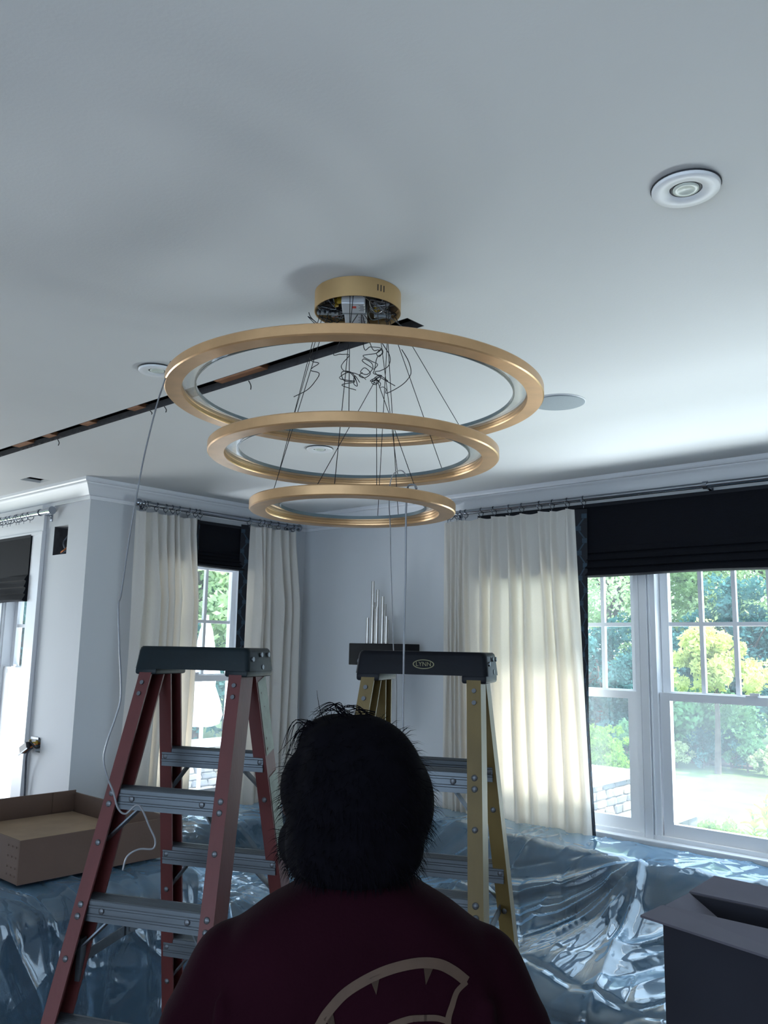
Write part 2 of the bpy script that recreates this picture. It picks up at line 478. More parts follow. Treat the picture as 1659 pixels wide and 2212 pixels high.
# ------------------------------------------------------------------ room shell
H = 2.74
XL, YR, YW = -4.84, 4.45, 2.61          # left wall, right wall, far left wing wall
XE, YS, XW = 3.2, -2.9, -8.0            # unseen sides
WT = 0.16
U1 = [(-3.10, -2.105), (-1.985, -0.99), (-0.87, 0.125)]   # three sash units in the right wall
WB, WH = 0.745, 2.31
panel('wall_right', 'wall_paint', 'y', YR, WT, (XL - WT, XE), (0, H), [(-3.10, 0.125, WB, WH)])
panel('wall_left', 'wall_paint', 'x', XL - WT, WT, (YW, YR), (0, H), [(3.10, 3.86, 0.66, WH)])
panel('wall_far_left', 'wall_paint', 'y', YW, WT, (XW, XL - WT), (0, H), [(-6.70, -5.54, 0.50, 2.44), (-5.285, -5.10, 2.285, 2.475), (-5.30, -5.235, 1.03, 1.115)])
panel('wall_rear', 'wall_paint', 'y', YS - WT, WT, (XW, XE), (0, H), [(-2.2, 2.6, 0.3, 2.3)])
panel('wall_near_right', 'wall_paint', 'x', XE, WT, (YS, YR), (0, H), [])
panel('wall_far_end', 'wall_paint', 'x', XW - WT, WT, (YS, YW), (0, H), [(0.0, 2.0, 0.5, 2.4)])
fl = MB().box((XW, YS, -0.05), (XE, YR, 0)).build('floor', 'oak_floor'); fl['kind'] = 'structure'

# ceiling with the open chase and the small cut-out
SLOT = (-7.2, -1.60, 1.868, 1.950)
ceil = panel('ceiling', 'ceiling_paint', 'z', H, 0.018, (XW, XE), (YS, YR + 0.16), [SLOT, (-5.23, -5.085, 2.325, 2.46)])
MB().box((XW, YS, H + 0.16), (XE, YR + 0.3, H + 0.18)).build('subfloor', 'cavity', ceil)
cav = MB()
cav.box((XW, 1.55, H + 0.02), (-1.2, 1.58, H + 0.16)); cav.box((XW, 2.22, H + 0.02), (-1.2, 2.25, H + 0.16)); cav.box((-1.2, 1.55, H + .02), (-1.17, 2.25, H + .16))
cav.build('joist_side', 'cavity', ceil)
for a, b in ((-4.42, -4.25), (-4.08, -4.00), (-3.70, -3.61), (-3.28, -3.19), (-2.64, -2.36), (-5.2, -5.05), (-5.9, -5.75)):
    MB().box((a, 1.60, H + 0.019), (b, 2.21, H + 0.038)).build('wood_strapping', 'strapping_wood', ceil)
for k, (a, b) in enumerate((((SLOT[0], SLOT[3] - .0015, H - .0005), (SLOT[1], SLOT[3] + .0005, H + .030)), ((SLOT[0], SLOT[2] - .0005, H - .0005), (SLOT[1], SLOT[2] + .0015, H + .030)), ((SLOT[1] - .0015, SLOT[2], H - .0005), (SLOT[1] + .0005, SLOT[3], H + .030)))):
    MB().box(a, b).build('cut_edge', 'drywall_edge', ceil)
# torn paper along the chase
tm = MB()
for k in range(150):
    x = rnd.uniform(-4.9, -1.62); s = rnd.choice((0, 1)); w = rnd.uniform(.012, .05); d = rnd.uniform(.003, .010)
    y = SLOT[2] if s == 0 else SLOT[3]; sg = 1 if s == 0 else -1
    tm.add([(x, y, H + .001), (x + w, y, H + .001), (x + w * .8, y + sg * d, H + .003), (x + w * .3, y + sg * d * .7, H + .003)], [(0, 1, 2, 3)])
tt = tm.build('torn_drywall_paper', 'drywall_edge', ceil); tt['kind'] = 'stuff'
for x, y, l in ((-3.05, 1.953, .03), (-3.16, 1.953, .02), (-4.0, 1.953, .035), (-2.48, 1.955, .04)):
    MB().tube(spline([(x, y, H), (x + .01, y + .004, H - l * .5), (x + .02, y - .004, H - l)], 4), .0022, 5).build('paper_shred', 'drywall_edge', ceil)

# crown moulding
PROF = [(0, -.125), (.010, -.125), (.014, -.112), (.014, -.104), (.026, -.100), (.034, -.088), (.046, -.068), (.060, -.046), (.070, -.034), (.072, -.028), (.084, -.026), (.090, -.018), (.090, 0)]
def crown(name, p0, p1, o0, o1):
    mb = MB()
    mb.loft([[(p[0] + o[0] * d, p[1] + o[1] * d, H + z - .0005) for d, z in PROF] + [(p[0], p[1], H - .0005)] for p, o in ((p0, o0), (p1, o1))])
    o = mb.build(name, 'trim_paint'); o['kind'] = 'structure'; return o
crown('trim_1', (XE, YR), (XL, YR), (0, -1), (1, -1))
crown('trim_2', (XL, YR), (XL, YW), (1, -1), (1, -1))
crown('trim_3', (XL, YW), (XW, YW), (1, -1), (0, -1))
ex = MB().loft([[(x, YW - d, H + z) for d, z in ((0, -.165), (.012, -.165), (.02, -.15), (.02, -.14), (.012, -.125), (0, -.125))] for x in (XW, -5.28)])
o = ex.build('trim_4', 'trim_paint'); o['kind'] = 'structure'

# ------------------------------------------------------------------ windows
def frame_pt(axis, pos, out):
    """u along wall, d into the room"""
    if axis == 'y': return lambda u, d, z: (u, pos - d, z)
    return lambda u, d, z: (pos + d, u, z)
def bar(mb, P, u0, u1, d0, d1, z0, z1):
    k = .0006 * (len(mb.v) // 8); a, b = P(u0, d0 + k, z0), P(u1, d1 - k, z1); mb.box(a, b)
def window(name, axis, pos, units, z0, z1, zm, cols, rows, casing=None, head=None, stool=True):
    P = frame_pt(axis, pos, 1)
    u0, u1 = units[0][0], units[-1][1]
    fm = MB()
    bar(fm, P, u0, u0 + .012, -.15, .0, z0, z1); bar(fm, P, u1 - .012, u1, -.15, .0, z0, z1)
    bar(fm, P, u0, u1, -.15, .0, z1 - .03, z1); bar(fm, P, u0, u1, -.15, 0, z0, z0 + .022)
    root = fm.build(name, 'window_paint'); root['kind'] = 'structure'
    if casing:
        c = MB(); w = casing
        bar(c, P, u0 - w, u0 + .005, 0, .022, z0 - .02, z1 + .0); bar(c, P, u1 - .005, u1 + w, 0, .022, z0 - .02, z1)
        bar(c, P, u0 - w, u1 + w, 0, .022, z1 - .005, z1 + (head or w))
        bar(c, P, u0 - w - .008, u0 - w + .006, 0, .032, z0 - .02, z1); bar(c, P, u1 + w - .006, u1 + w + .008, 0, .032, z0 - .02, z1)
        bar(c, P, u0 - w - .012, u1 + w + .012, 0, .034, z1 - .008, z1 + .012)
        if head:
            bar(c, P, u0 - w - .02, u1 + w + .02, 0, .045, z1 + head - .04, z1 + head - .015)
            bar(c, P, u0 - w - .035, u1 + w + .035, 0, .06, z1 + head - .015, z1 + head + .012)
        c.build('casing', 'window_paint', root)
    if stool:
        s = MB(); s.rbox(P(u0 - .06, .055, z0 - .03), P(u1 + .06, -.06, z0 + .002), .006, 2); s.build('window_stool', 'window_paint', root)
    for i in range(len(units) - 1):
        a, b = units[i][1], units[i + 1][0]; mu = MB()
        bar(mu, P, a - .002, b + .002, -.14, -.012, z0, z1); c = (a + b) / 2
        bar(mu, P, c - .022, c + .022, -.02, .010, z0, z1); bar(mu, P, c - .034, c - .028, -.02, .003, z0, z1); bar(mu, P, c + .028, c + .034, -.02, .003, z0, z1)
        mu.build('mullion', 'window_paint', root)
    for (a, b), nc in zip(units, cols):
        a += .006; b -= .006
        # upper sash (outer track)
        us = MB(); dU0, dU1 = -.115, -.075; sw = .045
        bar(us, P, a, a + sw, dU0, dU1, zm, z1); bar(us, P, b - sw, b, dU0, dU1, zm, z1); bar(us, P, a, b, dU0, dU1, z1 - .06, z1); bar(us, P, a, b, dU0, dU1, zm - .022, zm + .022)
        so = us.build('upper_sash', 'window_paint', root)
        ga, gb, g0, g1 = a + sw, b - sw, zm + .022, z1 - .06
        cw = (gb - ga) / nc; rh = (g1 - g0) / rows; mw = .011
        for k in range(1, nc):
            m = MB(); x = ga + cw * k; bar(m, P, x - mw, x + mw, -.105, -.080, g0, g1); m.build('muntin', 'window_paint', so)
        for k in range(1, rows):
            m = MB(); z = g0 + rh * k; bar(m, P, ga, gb, -.1045, -.0805, z - mw, z + mw); m.build('muntin', 'window_paint', so)
        for i in range(nc):
            for j in range(rows):
                m = MB(); bar(m, P, ga + cw * i + .002, ga + cw * (i + 1) - .002, -.095, -.091, g0 + rh * j + .002, g0 + rh * (j + 1) - .002); m.build('pane', 'window_glass', so)
        # lower sash (inner track)
        ls = MB(); dL0, dL1 = -.070, -.030; sw2 = .055
        bar(ls, P, a, a + sw2, dL0, dL1, z0 + .02, zm); bar(ls, P, b - sw2, b, dL0, dL1, z0 + .02, zm); bar(ls, P, a, b, dL0, dL1, z0 + .02, z0 + .085); bar(ls, P, a, b, dL0, dL1, zm - .026, zm + .016)
        lo = ls.build('lower_sash', 'window_paint', root)
        m = MB(); bar(m, P, a + sw2, b - sw2, -.052, -.048, z0 + .085, zm - .026); m.build('pane', 'window_glass', lo)
        lk = MB(); c = (a + b) / 2; bar(lk, P, c - .03, c + .03, -.034, -.012, zm + .016, zm + .024); bar(lk, P, c - .01, c + .035, -.03, -.016, zm + .024, zm + .036)
        lk.build('sash_lock', 'trim_paint', lo)
    return root
window('window_1', 'y', YR, U1, WB, WH, 1.497, (5, 5, 5), 2, casing=.10)
window('window_2', 'x', XL, [(3.10, 3.86)], 0.66, WH, 1.497, (3,), 2, casing=.10)
window('window_3', 'y', YW, [(-6.70, -6.02), (-5.93, -5.54)], 0.50, 2.44, 1.53, (3, 2), 3, casing=.14, head=.17)

# ------------------------------------------------------------------ wall openings and dangling outlet
W = thing('wall_cutout_wiring', 'rough cut square hole with wire ends high on far left wall', 'wall cutout', (-5.235, YW + .02, 2.285))
MB().box((-5.285, YW + .10, 2.285), (-5.10, YW + .155, 2.475)).build('cavity_back', 'cavity', W, world=True)
MB().box((-5.2845, YW + .002, 2.286), (-5.283, YW + .10, 2.474)).build('cut_edge', 'drywall_edge', W, world=True)
MB().tube(spline([(-5.17, YW + .09, 2.47), (-5.165, YW + .03, 2.40), (-5.185, YW + .02, 2.36), (-5.16, YW + .025, 2.31), (-5.19, YW + .01, 2.29)], 5), .006, 6).build('cable', 'electrical_grey', W, world=True)
MB().tube(spline([(-5.13, YW + .09, 2.40), (-5.135, YW + .03, 2.335), (-5.20, YW + .015, 2.30)], 5), .007, 6).build('cable', 'copper', W, world=True)

W = thing('hanging_outlet', 'outlet device pulled out of far left wall and hanging by its wires', 'outlet', (-5.27, YW, 1.03))
MB().box((-5.30, YW + .06, 1.03), (-5.235, YW + .07, 1.115)).build('box_back', 'electrical_grey', W, world=True)
MB().box((-5.345, YW - .012, 1.108), (-5.245, YW - .002, 1.122)).build('mounting_strap', 'electrical_grey', W, world=True)
mb = MB(); R_ = Matrix.Rotation(math.radians(-25), 3, 'Y')
bb = MB().rbox((-.05, -.02, -.022), (.05, .02, .022), .004)
mb.add([R_ @ v + Vector((-5.335, YW - .045, 1.055)) for v in bb.v], bb.f); mb.build('device_body', 'electrical_black', W, world=True)
mb = MB(); bb = MB().box((-.062, -.024, -.028), (.062, -.02, -.020))
mb.add([R_ @ v + Vector((-5.335, YW - .045, 1.055)) for v in bb.v], bb.f); mb.build('device_strap', 'rivet', W, world=True)
for k, (c, e) in enumerate((('wire_nut', (-5.31, YW - .02, 1.085)), ('copper', (-5.33, YW - .06, 1.03)), ('electrical_grey', (-5.28, YW - .03, 1.07)), ('electrical_black', (-5.30, YW - .04, 1.10)))):
    MB().tube(spline([(-5.27, YW + .04, 1.08), (-5.27 + .01 * k, YW - .02, 1.09 - .01 * k), e], 5), .006, 6).build('wire', c, W, world=True)
for e in ((-5.262, YW - .012, 1.078), (-5.315, YW - .03, 1.082)):
    MB().lathe([(0, 0), (.010, 0), (.008, .022), (0, .026)], 10, e).build('wire_nut', 'wire_nut', W, world=True)
MB().tube(spline([(-5.29, YW - .02, 1.06), (-5.30, YW - .05, 1.02), (-5.34, YW - .03, .90), (-5.345, YW - .02, .72), (-5.33, YW - .02, .45)], 8), .006, 7).build('hanging_cable', 'electrical_grey', W, world=True)

# ------------------------------------------------------------------ recessed lights and ceiling cover
def downlight(x, y, label, r=.068):
    t = thing('recessed_light', label, 'ceiling light', (x, y, H), group='round recessed ceiling lights')
    MB().lathe([(r * .46, -.004), (r * .50, -.010), (r * .96, -.013), (r, -.010), (r * 1.0, -.004), (r * .97, 0)], 48).build('trim_ring', 'led_trim', t, True)
    MB().lathe([(r * .38, -.0065), (r * .47, -.0065), (r * .47, -.002), (r * .38, -.002)], 40, closed=True).build('gasket_ring', 'gasket', t, True)
    MB().lathe([(0.0001, -.0075), (r * .22, -.0085), (r * .25, -.0100), (r * .30, -.0100), (r * .385, -.0090), (r * .385, -.002)], 40).build('lens', 'led_lens', t, True)
    MB().lathe([(r * .97, 0), (r * 1.03, -.002), (r * 1.03, -.0045), (r * .97, -.0055)], 40).build('shadow_gap', 'gasket', t, True)
    return t
downlight(-.648, 1.688, 'white round recessed light nearest the viewer, alone on the open ceiling', .072)
downlight(-2.640, 1.650, 'white round recessed light partly behind the edge of the largest gold ring')
downlight(-3.068, 2.900, 'white round recessed light seen through the middle gold ring')
t = thing('ceiling_speaker', 'flat grey round ceiling cover beside the largest gold ring', 'ceiling speaker', (-1.690, 2.935, H))
MB().lathe([(.0001, -.008), (.10, -.008), (.108, -.006), (.108, 0)], 48).build('grille', 'speaker_cover', t, True)
MB().lathe([(.108, 0), (.112, 0), (.112, -.003), (.108, -.0045)], 48).build('rim', 'led_trim', t, True)

# ------------------------------------------------------------------ chandelier
CX, CY = -1.597, 1.643
ch = thing('ring_chandelier', 'unfinished gold chandelier of three tiered rings hung on thin wires', 'chandelier', (CX, CY, H))
def lz(z): return z - H
can = MB().lathe([(.0001, -.001), (.125, -.001), (.125, -.058), (.1225, -.058), (.1225, -.006), (.0001, -.006)], 64).build('canopy', 'gold_canopy', ch, True, auto=40)
MB().lathe([(.0001, -.030), (.1222, -.030)], 48).build('base_plate', 'black_plate', can)
va = math.radians(-6)
_right = Vector((.743, .669, 0)); _away = Vector((-.669, .743, 0))
def local(rx, aw, z): return _right * rx + _away * aw + Vector((0, 0, z))
for k in range(3):
    an = math.radians(-62 + k * 4.5)
    d = _right * math.cos(an) + _away * math.sin(an)
    MB().obox(d * .1252 + Vector((0, 0, -.018)), d * .1252 + Vector((0, 0, -.036)), .0026, .0014, d).build('vent_slot', 'black_plate', can)
def chbox(name, m, rx, aw, z0, z1, w, d, parent=can, r=.003):
    mb = MB().rbox((-w / 2, -d / 2, z0), (w / 2, d / 2, z1), r)
    rz = Matrix.Rotation(math.radians(42), 3, 'Z'); off = _right * rx + _away * aw
    o = make(name, [rz @ v + off for v in mb.v], mb.f, m, parent); return o
chbox('led_driver', 'driver_case', -.010, -.052, -.066, -.030, .066, .070)
chbox('led_driver', 'driver_case', -.006, .040, -.062, -.030, .066, .075)
chbox('driver_strap', 'connector', -.008, -.008, -.064, -.03, .072, .010)
dr = chbox('driver_label', 'driver_red', -.008, -.062, -.0666, -.066, .012, .014, r=.0001)
for k in range(5):
    chbox('driver_label', 'print_dark', .012 + .004 * (k % 2), -.075 + k * .009, -.0665, -.066, .014, .0018, r=.0001)
    chbox('driver_label', 'print_dark', .010 + .004 * (k % 2), .020 + k * .010, -.0625, -.062, .018, .0018, r=.0001)
tb = chbox('terminal_block', 'connector', -.088, .012, -.058, -.044, .062, .018)
for k in range(4): chbox('terminal_screw', 'black_plate', -.110 + k * .015, .002, -.060, -.050, .007, .006)
chbox('terminal_block', 'connector', .072, .030, -.058, -.046, .050, .016)
for k, (a, b) in enumerate(((-.062, -.03), (-.05, -.055), (.055, .0), (.07, .045), (-.07, .05))):
    MB().lathe([(.0001, 0), (.007, 0), (.009, -.02), (.0001, -.024)], 8, local(a, b, -.03)).build('wire_nut', 'wire_nut' if k < 3 else 'copper', can)
for k in range(16):
    a = rnd.uniform(-.1, .1); b = rnd.uniform(-.07, .07)
    if abs(a) < .045: a = .05 + abs(a) if k % 2 else -.05 - abs(a)
    pts = [local(a + rnd.uniform(-.03, .03), b + rnd.uniform(-.03, .03), -.034 - .028 * math.sin(j / 6 * math.pi) * rnd.uniform(.6, 1)) for j in range(7)]
    pts = [p if p.xy.length < .117 else Vector((p.x * .117 / p.xy.length, p.y * .117 / p.xy.length, p.z)) for p in pts]
    MB().tube(spline(pts, 5), .0014, 5).build('lead_wire', ('wire', 'clear_lead', 'wire', 'connector')[k % 4], can)

RINGS = [(.5275, 2.413), (.405, 2.246), (.2855, 2.095)]
for R, z in RINGS:
    z0 = lz(z)
    g = MB().lathe([(R - .047, z0 + .003), (R - .045, z0), (R - .003, z0), (R, z0 + .003), (R, z0 + .025), (R - .003, z0 + .028), (R - .040, z0 + .028), (R - .043, z0 + .026), (R - .043, z0 + .024), (R - .046, z0 + .022), (R - .046, z0 + .017), (R - .044, z0 + .015), (R - .044, z0 + .009), (R - .047, z0 + .007)], 160, closed=True)
    ro = g.build('ring', 'gold', ch, True, auto=35)
    ri = MB().lathe([(R - .080, z0 + .016), (R - .0445, z0 + .016), (R - .0445, z0 + .023), (R - .080, z0 + .023)], 128, closed=True).build('diffuser_plate', 'acrylic', ro)
    MB().lathe([(R - .084, z0 + .015), (R - .080, z0 + .015), (R - .080, z0 + .0245), (R - .084, z0 + .0245)], 128, closed=True).build('diffuser_edge', 'acrylic_edge', ro, True, auto=35)
def ring_pt(i, deg, inset=.022, dz=.028):
    R, z = RINGS[i]; a = math.radians(deg)
    d = _right * math.cos(a) + _away * math.sin(a)
    return d * (R - inset) + Vector((0, 0, lz(z) + dz))
def can_pt(deg, r=.105):
    a = math.radians(deg); return (_right * math.cos(a) + _away * math.sin(a)) * r + Vector((0, 0, -.05))
for i, deg, cd in ((0, 48, 10), (0, 118, 165), (0, 285, 280), (1, 130, 195), (1, 45, 30), (1, 270, 260), (1, 70, 300), (2, 160, 230), (2, 262, 265), (2, 60, 320), (2, 75, 330)):
    MB().tube([can_pt(cd), ring_pt(i, deg)], .0011, 5).build('suspension_cable', 'wire', ch)
KNOT = Vector((-1.528, 1.655, 2.475))
for dg_ in (252, 285, 310):
    MB().tube([KNOT, Vector((CX, CY, H)) + ring_pt(2, dg_)], .0010, 5).build('suspension_cable', 'wire', ch, world=True)
WIRES = [
 [[-1.637,1.496,2.516],[-1.662,1.532,2.52],[-1.646,1.542,2.514],[-1.636,1.509,2.49],[-1.648,1.516,2.486],[-1.631,1.531,2.478],[-1.648,1.53,2.456],[-1.668,1.521,2.435],[-1.661,1.467,2.401]],
 [[-1.585,1.543,2.536],[-1.608,1.588,2.545],[-1.573,1.589,2.535],[-1.598,1.592,2.52],[-1.57,1.556,2.491],[-1.582,1.582,2.488],[-1.573,1.613,2.488],[-1.537,1.607,2.469],[-1.56,1.645,2.475]],
 [[-1.578,1.624,2.443],[-1.563,1.565,2.435],[-1.567,1.56,2.441],[-1.565,1.606,2.46],[-1.609,1.596,2.474],[-1.587,1.57,2.47],[-1.563,1.581,2.48],[-1.56,1.601,2.462],[-1.563,1.564,2.451],[-1.579,1.566,2.478],[-1.577,1.586,2.488],[-1.566,1.601,2.48],[-1.547,1.598,2.443],[-1.554,1.59,2.449],[-1.552,1.592,2.471],[-1.552,1.612,2.457]],
 [[-1.538,1.611,2.555],[-1.514,1.612,2.552],[-1.525,1.668,2.566],[-1.524,1.646,2.545],[-1.554,1.625,2.539],[-1.518,1.622,2.514],[-1.538,1.669,2.522],[-1.54,1.656,2.505],[-1.517,1.617,2.496],[-1.542,1.611,2.516],[-1.554,1.632,2.531],[-1.539,1.645,2.519],[-1.546,1.657,2.507],[-1.536,1.624,2.48],[-1.566,1.629,2.494],[-1.551,1.63,2.504],[-1.524,1.625,2.481],[-1.547,1.627,2.473],[-1.571,1.629,2.485],[-1.563,1.634,2.494]],
 [[-1.532,1.635,2.563],[-1.521,1.652,2.556],[-1.489,1.636,2.541],[-1.504,1.639,2.529],[-1.533,1.658,2.55],[-1.507,1.65,2.555],[-1.495,1.642,2.537],[-1.521,1.648,2.532],[-1.532,1.651,2.502],[-1.533,1.648,2.488],[-1.504,1.65,2.476],[-1.525,1.636,2.467],[-1.532,1.635,2.462],[-1.527,1.661,2.471],[-1.521,1.646,2.453],[-1.525,1.632,2.457],[-1.511,1.653,2.475],[-1.499,1.626,2.447],[-1.509,1.618,2.456],[-1.522,1.66,2.483],[-1.515,1.689,2.473]],
 [[-1.507,1.665,2.563],[-1.49,1.664,2.539],[-1.479,1.656,2.515],[-1.497,1.666,2.505],[-1.531,1.674,2.503],[-1.534,1.654,2.494],[-1.511,1.657,2.473],[-1.495,1.697,2.457]],
 [[-1.458,1.68,2.551],[-1.454,1.705,2.523],[-1.465,1.73,2.499],[-1.458,1.706,2.469],[-1.47,1.687,2.447],[-1.489,1.655,2.424],[-1.501,1.666,2.441],[-1.525,1.678,2.455],[-1.493,1.63,2.434],[-1.523,1.666,2.462],[-1.534,1.659,2.475]],
 [[-1.674,1.523,2.666],[-1.663,1.523,2.647],[-1.652,1.54,2.63],[-1.646,1.521,2.626],[-1.661,1.508,2.646],[-1.642,1.517,2.63],[-1.616,1.512,2.608]]]
for k, wv in enumerate(WIRES):
    st = [(-1.60, 1.66, 2.70)] if k in (1, 3, 4, 5) else []
    MB().tube(spline(st + wv, 6), .0012, 5).build('loose_wire', 'wire', ch, world=True)
LEAD1 = [[-1.848,1.194,2.468],[-1.836,1.167,2.39],[-1.821,1.145,2.338],[-1.811,1.114,2.209],[-1.796,1.092,2.115],[-1.782,1.068,1.979],[-1.766,1.047,1.844],[-1.747,1.031,1.811],[-1.722,1.026,1.716],[-1.696,1.022,1.615],[-1.7,1.015,1.565],[-1.707,1.003,1.515],[-1.71,.999,1.476],[-1.704,1.008,1.437],[-1.697,1.02,1.407],[-1.691,1.03,1.373],[-1.682,1.045,1.36],[-1.668,1.067,1.377],[-1.653,1.09,1.327],[-1.647,1.1,1.303],[-1.649,1.097,1.285],[-1.665,1.072,1.285],[-1.677,1.052,1.271],[-1.681,1.046,1.243]]
LEAD2 = [[-1.465,1.721,2.196],[-1.505,1.743,2.222],[-1.549,1.762,2.224],[-1.586,1.786,2.201],[-1.616,1.817,2.146],[-1.641,1.852,2.083],[-1.666,1.887,1.962],[-1.689,1.924,1.825],[-1.686,1.927,1.727],[-1.678,1.933,1.645],[-1.676,1.935,1.549],[-1.676,1.935,1.469],[-1.675,1.936,1.323]]
LEAD3 = [[-1.33,1.599,2.128],[-1.34,1.604,2.139],[-1.356,1.604,2.142],[-1.367,1.607,2.133],[-1.376,1.613,2.082],[-1.382,1.621,2.011],[-1.388,1.629,1.892],[-1.389,1.628,1.751],[-1.389,1.628,1.694],[-1.389,1.628,1.591],[-1.388,1.629,1.501],[-1.386,1.631,1.39]]
for ld, r in ((LEAD1, .0021), (LEAD2, .0016), (LEAD3, .0026)):
    MB().tube(spline(ld, 7), r, 7).build('power_lead', 'clear_lead', ch, True, True)

# ------------------------------------------------------------------ curtain rods, rings, curtains, shades
def rod(name, label, axis, pos, u0, u1, z, rings, brackets, r=.016, fin=('u0', 'u1'), flat=False):
    """axis 'y': rod along x at y=pos ; 'x': rod along y at x=pos"""
    P = (lambda u, d, zz: Vector((u, pos - d, zz))) if axis == 'y' else (lambda u, d, zz: Vector((pos + d, u, zz)))
    t = thing(name, label, 'curtain rod', P((u0 + u1) / 2, 0, z))
    MB().tube([P(u0, 0, z), P(u1, 0, z)], r, 16).build('rod', 'nickel', t, True, True, auto=40)
    ax = 'x' if axis == 'y' else 'y'
    for e, s in ((u0, -1), (u1, 1)):
        if ('u0' if s < 0 else 'u1') not in fin: continue
        if flat: prof = [(.0001, -.05 * s), (.021, -.05 * s), (.021, .0), (.026, .0), (.026, .028 * s), (.0001, .028 * s)]
        else: prof = [(.0001, -.01 * s), (.018, -.01 * s), (.026, .006 * s), (.028, .016 * s), (.024, .028 * s), (.012, .036 * s), (.0001, .037 * s)]
        MB().lathe(prof, 20, P(e, 0, z), axis=ax).build('finial', 'nickel', t, True, True, auto=40)
    for u in brackets:
        m = MB(); m.obox(P(u, .0, z - .004), P(u, -.085, z - .012), .014, .012); m.box(P(u - .012, -.078, z - .05), P(u + .012, -.086, z + .03))
        m.lathe([(r + .001, -.012), (r + .005, -.012), (r + .005, .012), (r + .001, .012)], 16, P(u, 0, z), closed=True, axis=ax)
        m.build('bracket', 'nickel', t, False, True)
    for k, u in enumerate(rings):
        m = MB(); R = .027; tilt = rnd.uniform(-.35, .35)
        pts = []
        for j in range(19):
            a = 2 * math.pi * j / 18
            pts.append(P(u + tilt * R * math.sin(a), R * math.cos(a), z - .010 + R * math.sin(a)))
        m.tube(pts, .003, 6)
        m.tube([P(u - tilt * R, 0, z - .010 - R), P(u - tilt * R, 0, z - .055)], .002, 5)
        m.build('curtain_ring', 'nickel', t, True, True)
    return t
PLR = [-3.351, -3.312, -3.274, -3.236, -3.195, -3.074, -2.974, -2.859, -2.768, -2.64, -2.553, -2.451]
PLA = [2.933, 3.023, 3.093, 3.146, 3.193, 3.274, 3.33]
PLB = [3.903, 3.942, 4.0, 4.077, 4.159, 4.225]
rod('curtain_rod', 'long chrome curtain rod above the wide right window', 'y', 4.345, -3.40, 0.6, 2.607, PLR + [-2.345], [-3.30, -1.63, 0.4], fin=('u0',))
rod('curtain_rod', 'chrome curtain rod above the narrow window beside the corner', 'x', -4.735, 2.90, 4.27, 2.622, PLA + [3.365, 3.80] + PLB, [2.96, 4.24], fin=('u0', 'u1'))
rod('curtain_rod', 'brushed nickel rod with bare rings over the far left window', 'y', 2.50, -6.9, -5.14, 2.555, [-5.42, -5.50, -5.58, -5.61, -5.70, -5.75, -5.83, -5.88], [-5.28, -6.7], r=.019, fin=('u1',), flat=True)

